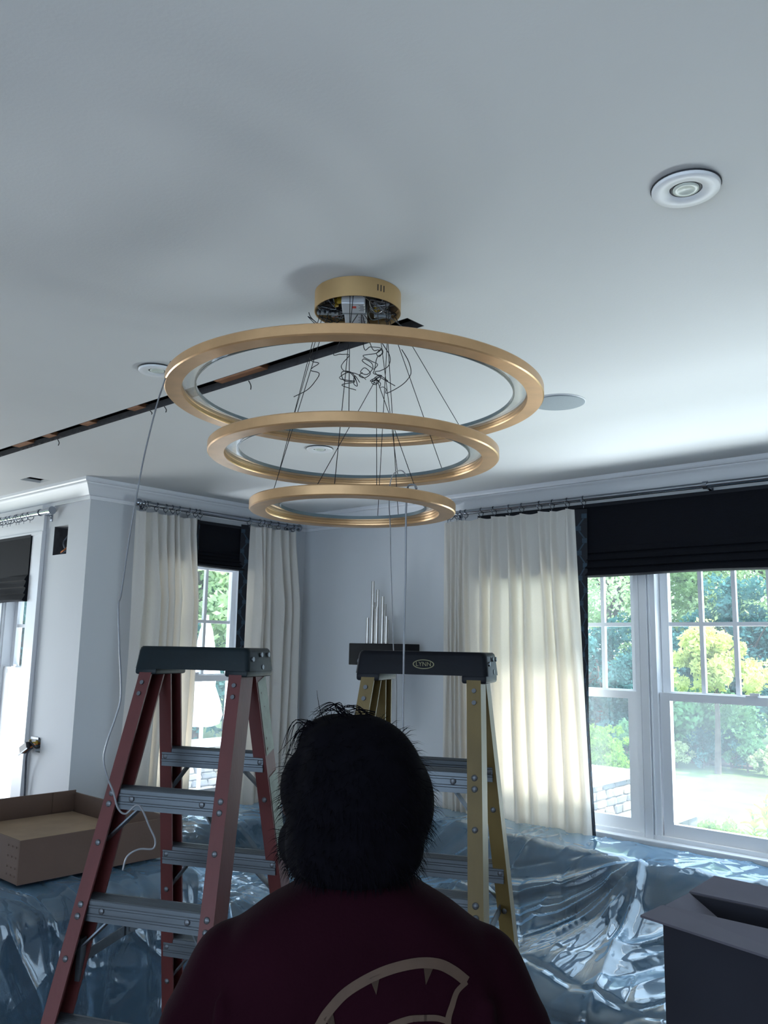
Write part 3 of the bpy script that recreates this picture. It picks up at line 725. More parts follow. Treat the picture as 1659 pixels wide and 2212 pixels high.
def curtain(name, label, axis, pos, u0, u1, pleats, ztop, zbot, lead, flare=0.0, d0=.0, tape=.072, taper=None):
    P = (lambda u, d, z: Vector((u, pos - d, z))) if axis == 'y' else (lambda u, d, z: Vector((pos + d, u, z)))
    t = thing(name, label, 'curtain', P((u0 + u1) / 2, 0, zbot), group='white pleated curtains')
    pl = np.array(pleats); gaps = np.diff(pl); gaps = np.append(gaps, gaps[-1]); gl = np.insert(gaps[:-1], 0, gaps[0])
    sp = np.minimum(gaps, gl)
    nu = int((u1 - u0) / .0055) + 2; nz = 64
    uu = np.linspace(u0, u1, nu); zz = ztop - (np.linspace(0, 1, nz) ** 1.25) * (ztop - zbot)
    ph = npr.uniform(-1, 1, len(pl)); amp = npr.uniform(.8, 1.2, len(pl))
    V = []
    for z in zz:
        k = (ztop - z); kk = min(1, k / .55)
        d = np.zeros_like(uu) + d0
        du = np.zeros_like(uu)
        for i, p in enumerate(pl):
            w = .011 * (1 - kk) + kk * sp[i] * .25
            c = p + .010 * ph[i] * kk + .012 * math.sin(k * 2.1 + ph[i] * 4) * kk
            x = (uu - c) / w
            D = (.046 + .036 * kk) * amp[i] * min(1.0, .45 + sp[i] / .13)
            g = np.exp(-np.abs(x) ** (2.0 + .8 * kk))
            d = np.maximum(d, d0 + D * g)
            if k < .14: d += .006 * (1 - k / .14) * np.cos(x * 5) * g
            du += .35 * w * kk * np.exp(-x * x) * ph[i]
        d += .006 * np.sin(uu * 31 + k * 1.7) * kk
        fl = (uu - u0) / (u1 - u0) if lead > 0 else (u1 - uu) / (u1 - u0)
        off = flare * (k / (ztop - zbot)) * fl * lead + (d - d0) * .40 * kk
        V.append([P(u + a + o_, dd, z + .004 * math.sin(u * 40)) for u, a, o_, dd in zip(uu, du, off, d)])
    faces = []
    for i in range(nz - 1):
        for j in range(nu - 1):
            a = i * nu + j; faces.append((a, a + 1, a + nu + 1, a + nu))
    make('panel', [p for row in V for p in row], faces, 'linen', t, True, True)
    # patterned tape along the leading edge
    e = -1 if lead > 0 else 0
    rows = []
    for i, row in enumerate(V):
        p = row[e]; s = i / nz; z = p.z
        fr_ = (ztop - z) / (ztop - zbot); wv = tape * max(.06, 1 - (taper or .45) * fr_)
        back = .030 + .02 * s
        q = P(0, 0, 0)
        a = p; uval = (a.x if axis == 'y' else a.y); dval = (pos - a.y) if axis == 'y' else (a.x - pos)
        rows.append((uval, dval, z, wv, back))
    tv = []
    for (u, d, z, wv, back) in rows:
        tv += [P(u, d + .002, z), P(u + lead * wv * .5, d - back * .25, z), P(u + lead * wv, d - back * .6, z)]
    tf = []
    for i in range(len(rows) - 1):
        for j in range(2): a = i * 3 + j; tf.append((a, a + 1, a + 4, a + 3))
    tp = make('edge_tape', tv, tf, 'tape_dark', t, True, True)
    def T(z, s):   # point on tape, s 0..1 across
        zs = [r[2] for r in rows]
        i = max(0, min(len(rows) - 2, next((k for k in range(len(zs) - 1) if zs[k] >= z >= zs[k + 1]), len(zs) - 2)))
        f = (zs[i] - z) / max(1e-6, zs[i] - zs[i + 1])
        r = [rows[i][k] * (1 - f) + rows[i + 1][k] * f for k in range(5)]
        return P(r[0] + lead * r[3] * s, r[1] - r[4] * .6 * s + .0032, z)
    m = MB(); z = ztop - .03; s = 0
    while z > zbot + .1:
        a, b = (.02, .48) if s else (.55, .98)
        m.add([T(z, a), T(z, b), T(z - .028, b), T(z - .028, a)], [(0, 1, 2, 3)])
        x0, x1 = (.30, .75) if s else (.70, .25)
        m.add([T(z - .030, x0 - .08), T(z - .030, x0 + .08), T(z - .072, x1 + .08), T(z - .072, x1 - .08)], [(0, 1, 2, 3)])
        z -= .073; s = 1 - s
    m.build('tape_pattern', 'tape_print', tp, False, True)
    return t
curtain('curtain', 'wide white pleated curtain left of the big right window', 'y', 4.365, -3.385, -2.414, PLR, 2.556, .66, 1, flare=.08, taper=1.5)
curtain('curtain', 'white pleated curtain on the left side of the narrow window', 'x', -4.755, 2.885, 3.362, PLA, 2.572, .50, 1, flare=.03, tape=.035)
curtain('curtain', 'slim white pleated curtain between the narrow window and the corner', 'x', -4.755, 3.825, 4.252, PLB, 2.585, .50, -1, flare=.03, tape=.068)

def shade(label, axis, pos, u0, u1, zt, zb, nf=4, dep=.03):
    P = (lambda u, d, z: Vector((u, pos - d, z))) if axis == 'y' else (lambda u, d, z: Vector((pos + d, u, z)))
    t = thing('roman_shade', label, 'window shade', P((u0 + u1) / 2, 0, zb), group='dark woven roman shades')
    hgt = zt - zb; fold = min(.20, hgt * .42)
    prof = [(.012, zt), (.012, zb + fold)]
    for k in range(nf):
        z = zb + fold * (1 - (k + .5) / nf); s = fold / nf
        prof += [(dep * .55 + .004 * k, z + s * .28), (dep + .004 * k, z - s * .30), (dep * .6 + .003 * k, z - s * .46)]
    prof += [(.004, zb)]
    back = [(-.004, zb), (-.004, zt)]
    n = 40; rings = []
    for k in range(n + 1):
        u = u0 + (u1 - u0) * k / n
        rings.append([P(u, d + (.004 * math.sin(u * 9 + z * 30) if z < zb + fold else 0), z + (.004 * math.sin(u * 6.3) if z < zb + fold * .3 else 0)) for d, z in prof + back])
    MB().loft(rings).build('fabric', 'shade_weave', t, False, True)
    MB().box(P(u0, -.012, zt), P(u1, .014, zt + .02)).build('head_rail', 'tape_dark', t, False, True)
    m = MB(); m.tube([P(u0 + .01, .03, zb + .012), P(u1 - .01, .03, zb + .012)], .006, 6); m.build('bottom_bar', 'tape_dark', t, False, True)
    return t
shade('very wide dark roman shade over the big right window', 'y', 4.415, -3.14, .16, 2.565, 2.155)
shade('narrow dark roman shade between two white curtains', 'x', -4.80, 3.06, 3.90, 2.555, 2.255, 5, .022)
shade('dark roman shade inside the casing of the far left window', 'y', 2.592, -6.69, -5.548, 2.42, 1.985, 4, .030)

# ------------------------------------------------------------------ wall sconce
s = thing('wall_sconce', 'black box sconce with a cluster of silver tubes near the corner', 'wall sconce', (-3.83, 4.45, 1.2))
MB().rbox((-4.085, 4.20, 1.605), (-3.582, 4.36, 1.752), .004).build('box', 'black_metal', s, False, True)
MB().rbox((-3.93, 4.36, 1.63), (-3.81, 4.45, 1.73), .004).build('wall_plate', 'black_metal', s, False, True)
for k, (x, zt) in enumerate(((-3.972, 1.928), (-3.958, 2.037), (-3.935, 2.181), (-3.921, 2.123), (-3.9, 1.988), (-3.873, 1.94), (-3.885, 2.003), (-3.857, 2.022), (-3.842, 2.072), (-3.825, 1.914), (-3.8, 1.936))):
    y = 4.285 + (.022 if k % 2 else -.022) + .004 * (k % 3)
    MB().tube([(x, y, 1.745), (x, y, zt)], .0105, 14).build('tube', 'silver_tube', s, True, True, auto=40)
    zl = 1.60 - (2.25 - zt) * rnd.uniform(.7, 1.0) - .15
    MB().tube([(x, y, 1.61), (x, y, max(1.12, zl))], .0105, 14).build('tube', 'silver_tube', s, True, True, auto=40)

# ------------------------------------------------------------------ step ladders
def stepladder(label, loc, rz, fmat, capmat, steps, rsteps, capw, notch, stickers, logo):
    t = thing('step_ladder', label, 'ladder', (loc[0], loc[1], 0), rz, 'fibreglass step ladders')
    zt = 1.72; cd = .15; chh = .062
    FS, RS, SP = .285, .235, .068          # forward / backward run and side spread per metre of drop
    def front(s, z, y=0.0): k = 1.70 - z; return Vector((s * (capw * .5 - .018 + SP * k), -.030 - FS * k + y, z))
    def rear(s, z, y=0.0): k = 1.70 - z; return Vector((s * (capw * .5 - .022 + SP * k), .030 + RS * k + y, z))
    # cap: bevelled block with flared skirt
    c = MB(); w, d = capw / 2, cd / 2
    levels = [(zt - chh, 1.03, 1.10), (zt - .012, 1.0, 1.0), (zt - .004, .985, .97), (zt, .96, .93)]
    rings = []
    for z, kx, ky in levels:
        ring = []
        r = .014
        for sx, sy, a0 in ((1, 1, 0), (-1, 1, 90), (-1, -1, 180), (1, -1, 270)):
            for q in range(4):
                a = math.radians(a0 + q * 30)
                ring.append((sx * (w * kx - r) + r * math.cos(a), sy * (d * ky - r) + r * math.sin(a), z))
        rings.append(ring)
    c.loft(rings)
    cap = c.build('top_cap', capmat, t, True, auto=40)
    for s in (-1, 1):
        m = MB(); m.rbox((s * w * 1.03 - s * .004, -d * 1.08, zt - chh - .016 - notch), (s * (w * 1.03 - .072), d * 1.08, zt - chh + .004), .006)
        m.build('cap_bracket', capmat, cap, True, auto=40)
        for (yy, zz_) in ((-.052, -.03), (0, -.018), (.045, -.018), (.010, -.052)):
            MB().disc((s * w * 1.012, yy, zt + zz_), (s, 0, .05), .0065, 12, .004).build('rivet', 'rivet', cap)
    # channel rails, one mesh each
    def rail(fn, s, z0, z1, fl_y, deep):
        prof_w, wall = .038, .006
        a = s * 0.0
        # open C: web on the outside, flanges pointing inwards
        poly = [(0, -deep), (-s * prof_w, -deep), (-s * prof_w, -deep + wall), (-s * wall, -deep + wall), (-s * wall, deep - wall), (-s * prof_w, deep - wall), (-s * prof_w, deep), (0, deep)]
        m = MB(); rr = []
        for z in (z0, z1):
            b = fn(s, z); rr.append([(b.x + p[0], b.y + p[1], z) for p in (poly if s > 0 else list(reversed(poly)))])
        m.loft(rr); return m
    for s in (-1, 1):
        r = rail(front, s, .02, 1.665, 0, .036).build('front_rail', fmat, t)
        MB().rbox(front(s, 0) + Vector((-.034 if s > 0 else -.008, -.04, 0)), front(s, 0) + Vector((.008 if s > 0 else .034, .04, .03)), .004).build('rubber_foot', 'cap_black', r)
        for z in (1.59, 1.62):
            MB().disc(front(s, z) + Vector((-s * .018, -.0365, 0)), (0, -1, .28), .006, 10, .004).build('rivet', 'rivet', r)
        r2 = rail(rear, s, .02, 1.665, 0, .030).build('rear_rail', fmat, t)
        MB().rbox(rear(s, 0) + Vector((-.034 if s > 0 else -.008, -.034, 0)), rear(s, 0) + Vector((.008 if s > 0 else .034, .034, .03)), .004).build('rubber_foot', 'cap_black', r2)
        if s > 0:
            for (za, zb_) in stickers:
                m = MB(); a = rear(1, za); b = rear(1, zb_); n = Vector((1, 0, SP)).normalized() * .0012
                m.add([a + Vector((0, -.024, 0)) + n, a + Vector((0, .024, 0.018)) + n, b + Vector((0, .024, .018)) + n, b + Vector((0, -.024, 0)) + n], [(0, 1, 2, 3), (3, 2, 1, 0)])
                st = m.build('sticker', 'sticker', r2); st['label'] = 'worn pale warning sticker'
                m = MB()
                for q in range(9):
                    z = za + (zb_ - za) * rnd.uniform(.1, .95); p = rear(1, z) + n * 1.6; y = rnd.uniform(-.018, .012); l = rnd.uniform(.004, .014)
                    m.add([p + Vector((0, y, 0)), p + Vector((0, y + .003, 0)), p + Vector((0, y + .004, -l)), p + Vector((0, y + .001, -l))], [(0, 1, 2, 3), (3, 2, 1, 0)])
                m.build('sticker_marks', 'sticker_mark', st)
    for k in range(len(steps)):
        # front tread: deep grooved aluminium channel
        for side, fn, dep, z in (('f', front, .062, steps[k]), ('r', rear, .052, rsteps[k])):
            a, b = fn(-1, z), fn(1, z); x0, x1 = a.x + .007, b.x - .007; yc = a.y
            y0, y1 = yc - dep / 2, yc + dep / 2
            prof = [(y0, z - .052), (y0, z - .040), (y0 - .002, z - .038), (y0 - .002, z - .034), (y0, z - .032), (y0, z - .020), (y0 - .002, z - .018), (y0 - .002, z - .014), (y0, z - .012), (y0, z - .003), (y0 + .003, z)]
            ng = 6
            for q in range(ng):
                yy = y0 + .006 + (dep - .012) * q / ng; st_ = (dep - .012) / ng
                prof += [(yy, z), (yy + st_ * .25, z - .0025), (yy + st_ * .55, z - .0025), (yy + st_ * .8, z)]
            prof += [(y1, z), (y1, z - .045), (y1 - .003, z - .045), (y1 - .003, z - .004), (y0 + .004, z - .004), (y0 + .004, z - .052)]
            st = MB().loft([[(x, p[0], p[1]) for p in prof] for x in (x0, x1)]).build('step' if side == 'f' else 'rear_step', 'aluminium', t)
            sy = -1
            for s in (-1, 1):
                for zz_ in ((z - .012, z - .038) if side == 'f' else (z - .025,)):
                    p = fn(s, zz_); dd = .036 if side == 'f' else .030
                    MB().ball(p + Vector((-s * .019, -dd, 0)), (.0085, .005, .0085), 10, 6).build('rivet', 'rivet', st)
                if side == 'f':
                    MB().ball((s * (b.x - .075), y0 - .002, z - .024), (.008, .004, .008), 10, 6).build('rivet', 'rivet', st)
                # diagonal brace below the tread
                q0 = Vector((s * (b.x - .085), yc + (.012 if side == 'f' else .0), z - .046)); q1 = fn(s, z - .135) + Vector((-s * .010, .012 if side == 'f' else 0, 0))
                MB().obox(q0, q1, .026, .004, (s * .7, 0, .7)).build('brace', 'aluminium', st)
                p = fn(s, z - .13); MB().ball(p + Vector((-s * .019, -(.036 if side == 'f' else .030), 0)), (.008, .005, .008), 10, 6).build('rivet', 'rivet', st)
    for s in (-1, 1):   # spreader bars, hinged in the middle
        z = steps[1] - .145
        a = front(s, z, .02) + Vector((-s * .026, 0, 0)); b = rear(s, z + .02, -.02) + Vector((-s * .026, 0, 0))
        mid = (a + b) / 2 + Vector((0, 0, .004))
        sp = MB().obox(a, mid + (mid - a).normalized() * .02, .003, .026, (0, 0, 1)).build('spreader', 'aluminium', t)
        MB().obox(mid - (b - mid).normalized() * .02 + Vector((-s * .004, 0, 0)), b + Vector((-s * .004, 0, 0)), .003, .026, (0, 0, 1)).build('spreader_arm', 'aluminium', sp)
        MB().disc(mid + Vector((-s * .002, 0, 0)), (1, 0, 0), .009, 12, .006).build('rivet', 'rivet', sp)
        m = MB(); m.box(a + Vector((-.006, -.01, -.05)), a + Vector((.006, .012, .05))); m.build('spreader_hinge', 'aluminium', sp)
    if logo:
        m = MB(); n = 36; rr = []
        for kx, kz in ((.0300, .0125), (.0270, .0105)):
            rr.append([(.010 + kx * math.cos(2 * math.pi * q / n), -d * 1.06 - .0015, zt - .034 + kz * math.sin(2 * math.pi * q / n)) for q in range(n)])
        m.loft(rr, True, False); m.build('logo_oval', 'logo_ink', cap)
        text_mesh('LYNN', .0165, 'logo_lettering', 'logo_ink', cap, (.010, -d * 1.06 - .0012, zt - .034), (math.radians(90 + 3), 0, 0))
        m = MB(); z = steps[0]; p = front(1, z); y0 = p.y - .031
        m.add([(-.005, y0 - .0028, z - .008), (.032, y0 - .0028, z - .008), (.032, y0 - .0028, z - .034), (-.005, y0 - .0028, z - .034)], [(0, 1, 2, 3), (3, 2, 1, 0)])
        lb = m.build('step_label', 'sticker', t); lb['label'] = 'small printed label on top step'
        m = MB()
        for q in range(5):
            z_ = z - .011 - .0045 * q
            for j in range(5):
                x0 = -.002 + j * .0065; m.add([(x0, y0 - .0034, z_), (x0 + .005, y0 - .0034, z_), (x0 + .005, y0 - .0034, z_ - .0022), (x0, y0 - .0034, z_ - .0022)], [(0, 1, 2, 3), (3, 2, 1, 0)])
        m.build('label_print', 'print_dark', lb)
    return t
stepladder('red fibreglass step ladder with dark green cap, left of the man', (-1.985, 1.455), math.radians(24.6), 'fiberglass_red', 'cap_green', (1.347, 1.088, .825, .55, .27), (1.428, 1.140, .862, .58, .30), .345, 0.0, ((1.625, 1.42), (1.36, 1.13)), False)
stepladder('yellow fibreglass step ladder with black cap, right of the man', (-1.490, 1.848), math.radians(24.5), 'fiberglass_yellow', 'cap_black', (1.42, 1.14, .86, .58, .30), (1.42, 1.14, .86, .58, .30), .362, .004, (), True)

# ------------------------------------------------------------------ sofas under the plastic
sf = thing('sectional_sofa', 'dark corner sofa under the windows hidden beneath plastic sheeting', 'sofa', (-3.0, 3.9, 0))
MB().rbox((-4.72, 3.02, .10), (.35, 4.36, .30), .03).build('long_base', 'sofa_fabric', sf, True, True, auto=40)
MB().rbox((-4.76, 2.80, .10), (-3.55, 3.00, .30), .03).build('short_base', 'sofa_fabric', sf, True, True, auto=40)
for a, b in ((-3.35, -2.30), (-2.27, -1.22), (-1.19, .32)):
    MB().rbox((a, 3.08, .30), (b, 3.96, .405), .05, 3).build('seat_cushion', 'sofa_fabric', sf, True, True, auto=50)
    MB().rbox((a, 3.99, .30), (b, 4.34, .690), .07, 3).build('back_cushion', 'sofa_fabric', sf, True, True, auto=50)
MB().rbox((-4.20, 2.82, .30), (-3.45, 3.90, .410), .05, 3).build('seat_cushion', 'sofa_fabric', sf, True, True, auto=50)
for a, b in ((2.82, 3.42), (3.44, 4.30)):
    MB().rbox((-4.72, a, .30), (-4.24, b, .605), .07, 3).build('back_cushion', 'sofa_fabric', sf, True, True, auto=50)
MB().rbox((-4.22, 3.92, .30), (-3.38, 4.34, .72), .07, 3).build('back_cushion', 'sofa_fabric', sf, True, True, auto=50)
for x, y in ((-4.6, 2.9), (-4.6, 4.25), (.2, 4.25), (.2, 3.1), (-3.65, 2.9)):
    MB().lathe([(.0001, 0), (.02, 0), (.028, .10), (.0001, .10)], 12, (x, y, 0)).build('foot', 'black_metal', sf, world=True)
cb = thing('covered_console', 'low dark furniture block at far left wrapped in plastic, under the tray', 'furniture', (-3.9, 1.7, 0))
MB().rbox((-4.50, .75, .12), (-3.20, 2.40, .735), .05, 3).build('body', 'sofa_fabric', cb, True, True, auto=40)
for x in (-4.4, -3.3):
    for y in (.85, 2.3): MB().lathe([(.0001, 0), (.02, 0), (.026, .13), (.0001, .13)], 12, (x, y, 0)).build('foot', 'black_metal', cb, world=True)

# ------------------------------------------------------------------ plastic sheeting
def creases(U, V, n, amp, wid, length, dirs, seed, sgn=0.35):
    g = np.random.default_rng(seed); h = np.zeros_like(U)
    for k in range(n):
        cu, cv = g.uniform(U.min(), U.max()), g.uniform(V.min(), V.max())
        a = g.normal(*dirs); du, dv = math.cos(a), math.sin(a)
        s = (U - cu) * du + (V - cv) * dv; q = -(U - cu) * dv + (V - cv) * du
        L = length * g.uniform(.5, 1.5); w = wid * g.uniform(.5, 1.6); A = amp * g.uniform(.4, 1.4) * (1 if g.random() > sgn else -1)
        q = q + .15 * L * g.uniform(-1, 1) * np.sin(s / L * 2)
        h += A * np.exp(-np.abs(q) / w) * np.exp(-(s / L) ** 2)
    return h
def fan(U, V, cu, cv, a0, a1, n, amp, wid, rmax, seed):
    g = np.random.default_rng(seed); h = np.zeros_like(U)
    du, dv = U - cu, V - cv; r = np.hypot(du, dv); th = np.arctan2(dv, du)
    for k in range(n):
        a = a0 + (a1 - a0) * (k + g.uniform(.1, .9)) / n; bend = g.uniform(-.12, .25)
        q = (th - a - bend * r) * r; w = wid * g.uniform(.6, 1.5) * (.35 + r)
        L = rmax * g.uniform(.55, 1.15)
        h += amp * g.uniform(.5, 1.3) * np.exp(-(np.abs(q) / w) ** 1.3) * np.clip(r / .18, 0, 1) * np.exp(-(r / L) ** 4)
    return h
def sheet(name, label, axis, prof, u0, u1, res, spec, clamp=None, seed=3, zmin=.006, edge=.03, fans=()):
    """prof: (depth coordinate, z) polyline; axis 'x' => u runs along x and depth is y"""
    pts = np.array(prof); seg = np.hypot(*np.diff(pts, axis=0).T); s = np.insert(np.cumsum(seg), 0, 0)
    nv = int(s[-1] / res) + 2; nu = int((u1 - u0) / res) + 2
    vv = np.linspace(0, s[-1], nv); uu = np.linspace(u0, u1, nu)
    D = np.interp(vv, s, pts[:, 0]); Z = np.interp(vv, s, pts[:, 1])
    ker = np.ones(9) / 9
    def sm(a): return np.convolve(np.pad(a, 4, mode='edge'), ker, 'valid')
    D, Z = sm(D), sm(Z)
    tD, tZ = np.gradient(D), np.gradient(Z); ln = np.hypot(tD, tZ) + 1e-9
    nD, nZ = -tZ / ln, tD / ln
    if nZ[0] < 0: nD, nZ = -nD, -nZ
    Ug, Vg = np.meshgrid(uu, vv)
    h = np.zeros_like(Ug)
    for i, e in enumerate(spec):
        n, a, w, L, dr = e[:5]; c = creases(Ug, Vg, n, a, w, L, dr, seed * 10 + i)
        if len(e) > 5: c = c * np.clip((e[5] - Vg) / .12, .12, 1)
        h += c
    for q in fans: h += fan(Ug, Vg, *q)
    h += .004
    h = np.maximum(h, -.004)
    Dg = D[:, None] + nD[:, None] * h; Zg = Z[:, None] + nZ[:, None] * h
    Uq = Ug.copy()
    if clamp:
        lo, hi = clamp
        for lim, sg in ((lo, -1), (hi, 1)):
            if lim is None: continue
            ex = np.maximum(0, (Ug - lim) * sg)
            Zg = Zg - ex * .97; Uq = np.where(ex > 0, lim + sg * (.03 + ex * .10 + h * 1.0), Uq)
    Zg = np.maximum(Zg, zmin)
    if axis == 'x': co = np.stack([Uq, Dg, Zg], -1)
    else: co = np.stack([Dg, Uq, Zg], -1)
    idx = np.arange(nv * nu).reshape(nv, nu)
    F = np.stack([idx[:-1, :-1], idx[:-1, 1:], idx[1:, 1:], idx[1:, :-1]], -1).reshape(-1, 4)
    me = bpy.data.meshes.new(name); me.from_pydata(co.reshape(-1, 3).tolist(), [], F.tolist()); me.update()
    me.materials.append(MATS['plastic_film']); me.shade_smooth()
    o = bpy.data.objects.new(name, me); COL.objects.link(o)
    return tag(o, label, 'plastic sheet', 'clear plastic dust sheets')
PI = math.pi
sheet('plastic_sheet', 'clear plastic sheet draped over the sofa along the big right window', 'x',
      [(4.41, .715), (4.30, .735), (4.00, .735), (3.91, .67), (3.80, .58), (3.62, .505), (3.38, .468), (3.08, .452), (2.95, .40), (2.90, .10), (2.80, .01)], -4.1, .45, .0085,
      [(14, .026, .040, .6, (1.9, .4)), (40, .014, .016, .30, (1.8, .6)), (300, .0075, .0100, .12, (1.9, 1.2), .55), (300, .0060, .0095, .06, (1.5, 1.6), .55), (60, .006, .006, .10, (2.0, .8))], seed=5,
      fans=((-1.86, .42, 1.35, 2.55, 20, .030, .030, 1.5, 11), (-2.75, .45, 1.2, 2.2, 9, .022, .028, .8, 12), (-1.2, .42, 1.2, 2.2, 9, .024, .028, 1.1, 13)))
sheet('plastic_sheet', 'clear plastic sheet draped over the sofa under the narrow window', 'y',
      [(-4.79, .60), (-4.70, .635), (-4.27, .635), (-4.19, .56), (-4.12, .47), (-3.95, .452), (-3.50, .45), (-3.36, .40), (-3.32, .10), (-3.2, .01)], 2.70, 4.02, .0085,
      [(16, .026, .040, .6, (1.2, .5)), (60, .014, .018, .25, (1.2, .8)), (16, .016, .010, .5, (1.2, .4)), (220, .0075, .0095, .10, (1.5, 1.2)), (200, .0055, .0095, .06, (1.5, 1.6))], seed=6)
sheet('plastic_sheet', 'clear plastic sheet wrapped around the low furniture at far left', 'y',
      [(-4.45, .752), (-3.25, .752), (-3.16, .70), (-3.10, .45), (-3.04, .12), (-2.90, .01)], .30, 2.95, .0085,
      [(22, .024, .030, .7, (1.6, .25)), (80, .012, .014, .25, (1.6, .7)), (26, .014, .009, .6, (1.6, .2)), (260, .0075, .0095, .10, (1.6, 1.2)), (240, .0055, .0095, .06, (1.5, 1.6))], clamp=(None, 2.44), seed=8)

# ------------------------------------------------------------------ cardboard boxes
tr = thing('cardboard_tray', 'shallow open brown cardboard tray on the plastic at far left', 'box', (-3.85, 2.0, .768))
X0, X1, Y0, Y1, ZB, ZT, TH = -4.30, -3.40, 1.645, 2.36, .768, .938, .008
MB().box((X0 + TH, Y0 + TH, ZB + .001), (X1 - TH, Y1 - TH, ZB + TH)).build('bottom', 'cardboard_light', tr, False, True)
MB().box((X0 + .02, Y0 + .02, ZB + TH), (X1 - .02, Y1 - .02, ZB + .075)).build('insert_pad', 'cardboard_light', tr, False, True)
MB().rbox((X1 - TH, Y0, ZB), (X1, Y1, ZT), .002).build('side_wall', 'cardboard', tr, False, True)
MB().rbox((X0, Y0, ZB), (X0 + TH, Y1, ZT + .01), .002).build('side_wall', 'cardboard', tr, False, True)
MB().rbox((X0 + TH, Y0 + .0005, ZB + .001), (X1 - TH, Y0 + TH, ZT - .001), .002).build('side_wall', 'cardboard', tr, False, True)
MB().rbox((X0 + TH, Y1 - TH, ZB + .001), (X1 - TH, Y1 - .0005, ZT - .001), .002).build('side_wall', 'cardboard', tr, False, True)
MB().box((X0 + TH, Y1 - .13, ZB + .08), (X0 + TH + .006, Y1 - TH, ZT + .008)).build('corner_flap', 'cardboard', tr, False, True)
for k in range(3):
    for zz_ in (.03, .06, .10, .14):
        MB().ball((X1 - .03 - k * .035, Y0 - .0005, ZB + zz_), (.007, .002, .004), 8, 5).build('staple_dent', 'cardboard', tr, False, True)
MB().tube(spline([(X1 - .10, Y0 + .05, ZB + .079), (X1 - .13, Y0 + .09, ZB + .083), (X1 - .11, Y0 + .12, ZB + .079), (X1 - .15, Y0 + .15, ZB + .08)], 4), .005, 5).build('torn_tape', 'black_plate', tr, False, True)

gb = thing('cardboard_box', 'tall grey cardboard box with open flaps at lower right', 'box', (-.78, 2.70, 0))
BX0, BX1, BY0, BY1, BZ = -1.110, -.45, 2.483, 2.680, .995
MB().box((BX0 + .008, BY0 + .008, 0), (BX1 - .008, BY1 - .008, .008)).build('bottom', 'cardboard_grey', gb, False, True)
for a, b in (((BX0, BY0, 0), (BX1, BY0 + .008, BZ)), ((BX0, BY1 - .008, 0), (BX1, BY1, BZ)), ((BX0, BY0 + .008, 0), (BX0 + .008, BY1 - .008, BZ)), ((BX1 - .008, BY0 + .008, 0), (BX1, BY1 - .008, BZ))):
    MB().box(a, b).build('side_wall', 'cardboard_grey', gb, False, True)
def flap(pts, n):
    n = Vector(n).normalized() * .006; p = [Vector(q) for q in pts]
    MB().loft([p, [q + n for q in p]]).build('flap', 'cardboard_grey_lit', gb, False, True)
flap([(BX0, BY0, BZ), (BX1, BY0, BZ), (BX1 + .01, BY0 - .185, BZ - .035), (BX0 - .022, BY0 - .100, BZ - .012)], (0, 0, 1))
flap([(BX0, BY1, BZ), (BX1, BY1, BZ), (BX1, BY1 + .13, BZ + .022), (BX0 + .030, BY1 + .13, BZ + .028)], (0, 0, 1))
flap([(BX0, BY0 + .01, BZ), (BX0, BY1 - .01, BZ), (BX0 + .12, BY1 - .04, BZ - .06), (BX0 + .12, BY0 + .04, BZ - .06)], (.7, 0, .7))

# ------------------------------------------------------------------ the man
pr = thing('person', 'man seen from behind in dark maroon printed t-shirt, looking up', 'person', (-.82, .875, 0), math.radians(42))
hy = Matrix.Rotation(math.radians(44), 3, 'Z'); ht = Matrix.Rotation(math.radians(10), 3, 'X')
HM = hy @ ht                      # head turned to the left and tilted back
HC = Vector((-.016, .012, 1.512))
def hp(x, y, z): return HC + HM @ Vector((x, y, z))
body = MB()
body.ball(hp(0, -.006, .018), (.074, .094, .098), 24, 16, HM)            # skull
body.ball(hp(0, .028, -.045), (.058, .066, .070), 20, 12, HM)            # face / jaw
body.ball(hp(0, .078, -.092), (.022, .020, .020), 12, 8, HM)             # chin
body.capsule(hp(0, .094, .012), hp(0, .116, -.034), .010, .0135)         # nose
for s in (-1, 1):
    body.ball(hp(s * .010, .107, -.036), (.008, .009, .007), 8, 6, HM)
    body.ball(hp(s * .076, -.004, -.018), (.008, .018, .030), 12, 8, HM)  # ears
    body.ball(hp(s * .030, .086, .020), (.018, .010, .007), 10, 6, HM)    # brow
    body.ball(hp(s * .040, .074, -.022), (.020, .016, .016), 10, 6, HM)   # cheekbone
body.ball(hp(0, .092, -.062), (.022, .010, .006), 10, 6, HM); body.ball(hp(0, .090, -.071), (.020, .010, .006), 10, 6, HM)   # lips
body.capsule((0, .0, 1.46), (0, -.02, 1.36), .056, .062)                 # neck
body.ball((0, -.008, 1.16), (.165, .090, .19), 20, 12)
body.ball((0, .0, .95), (.155, .10, .13), 20, 12)
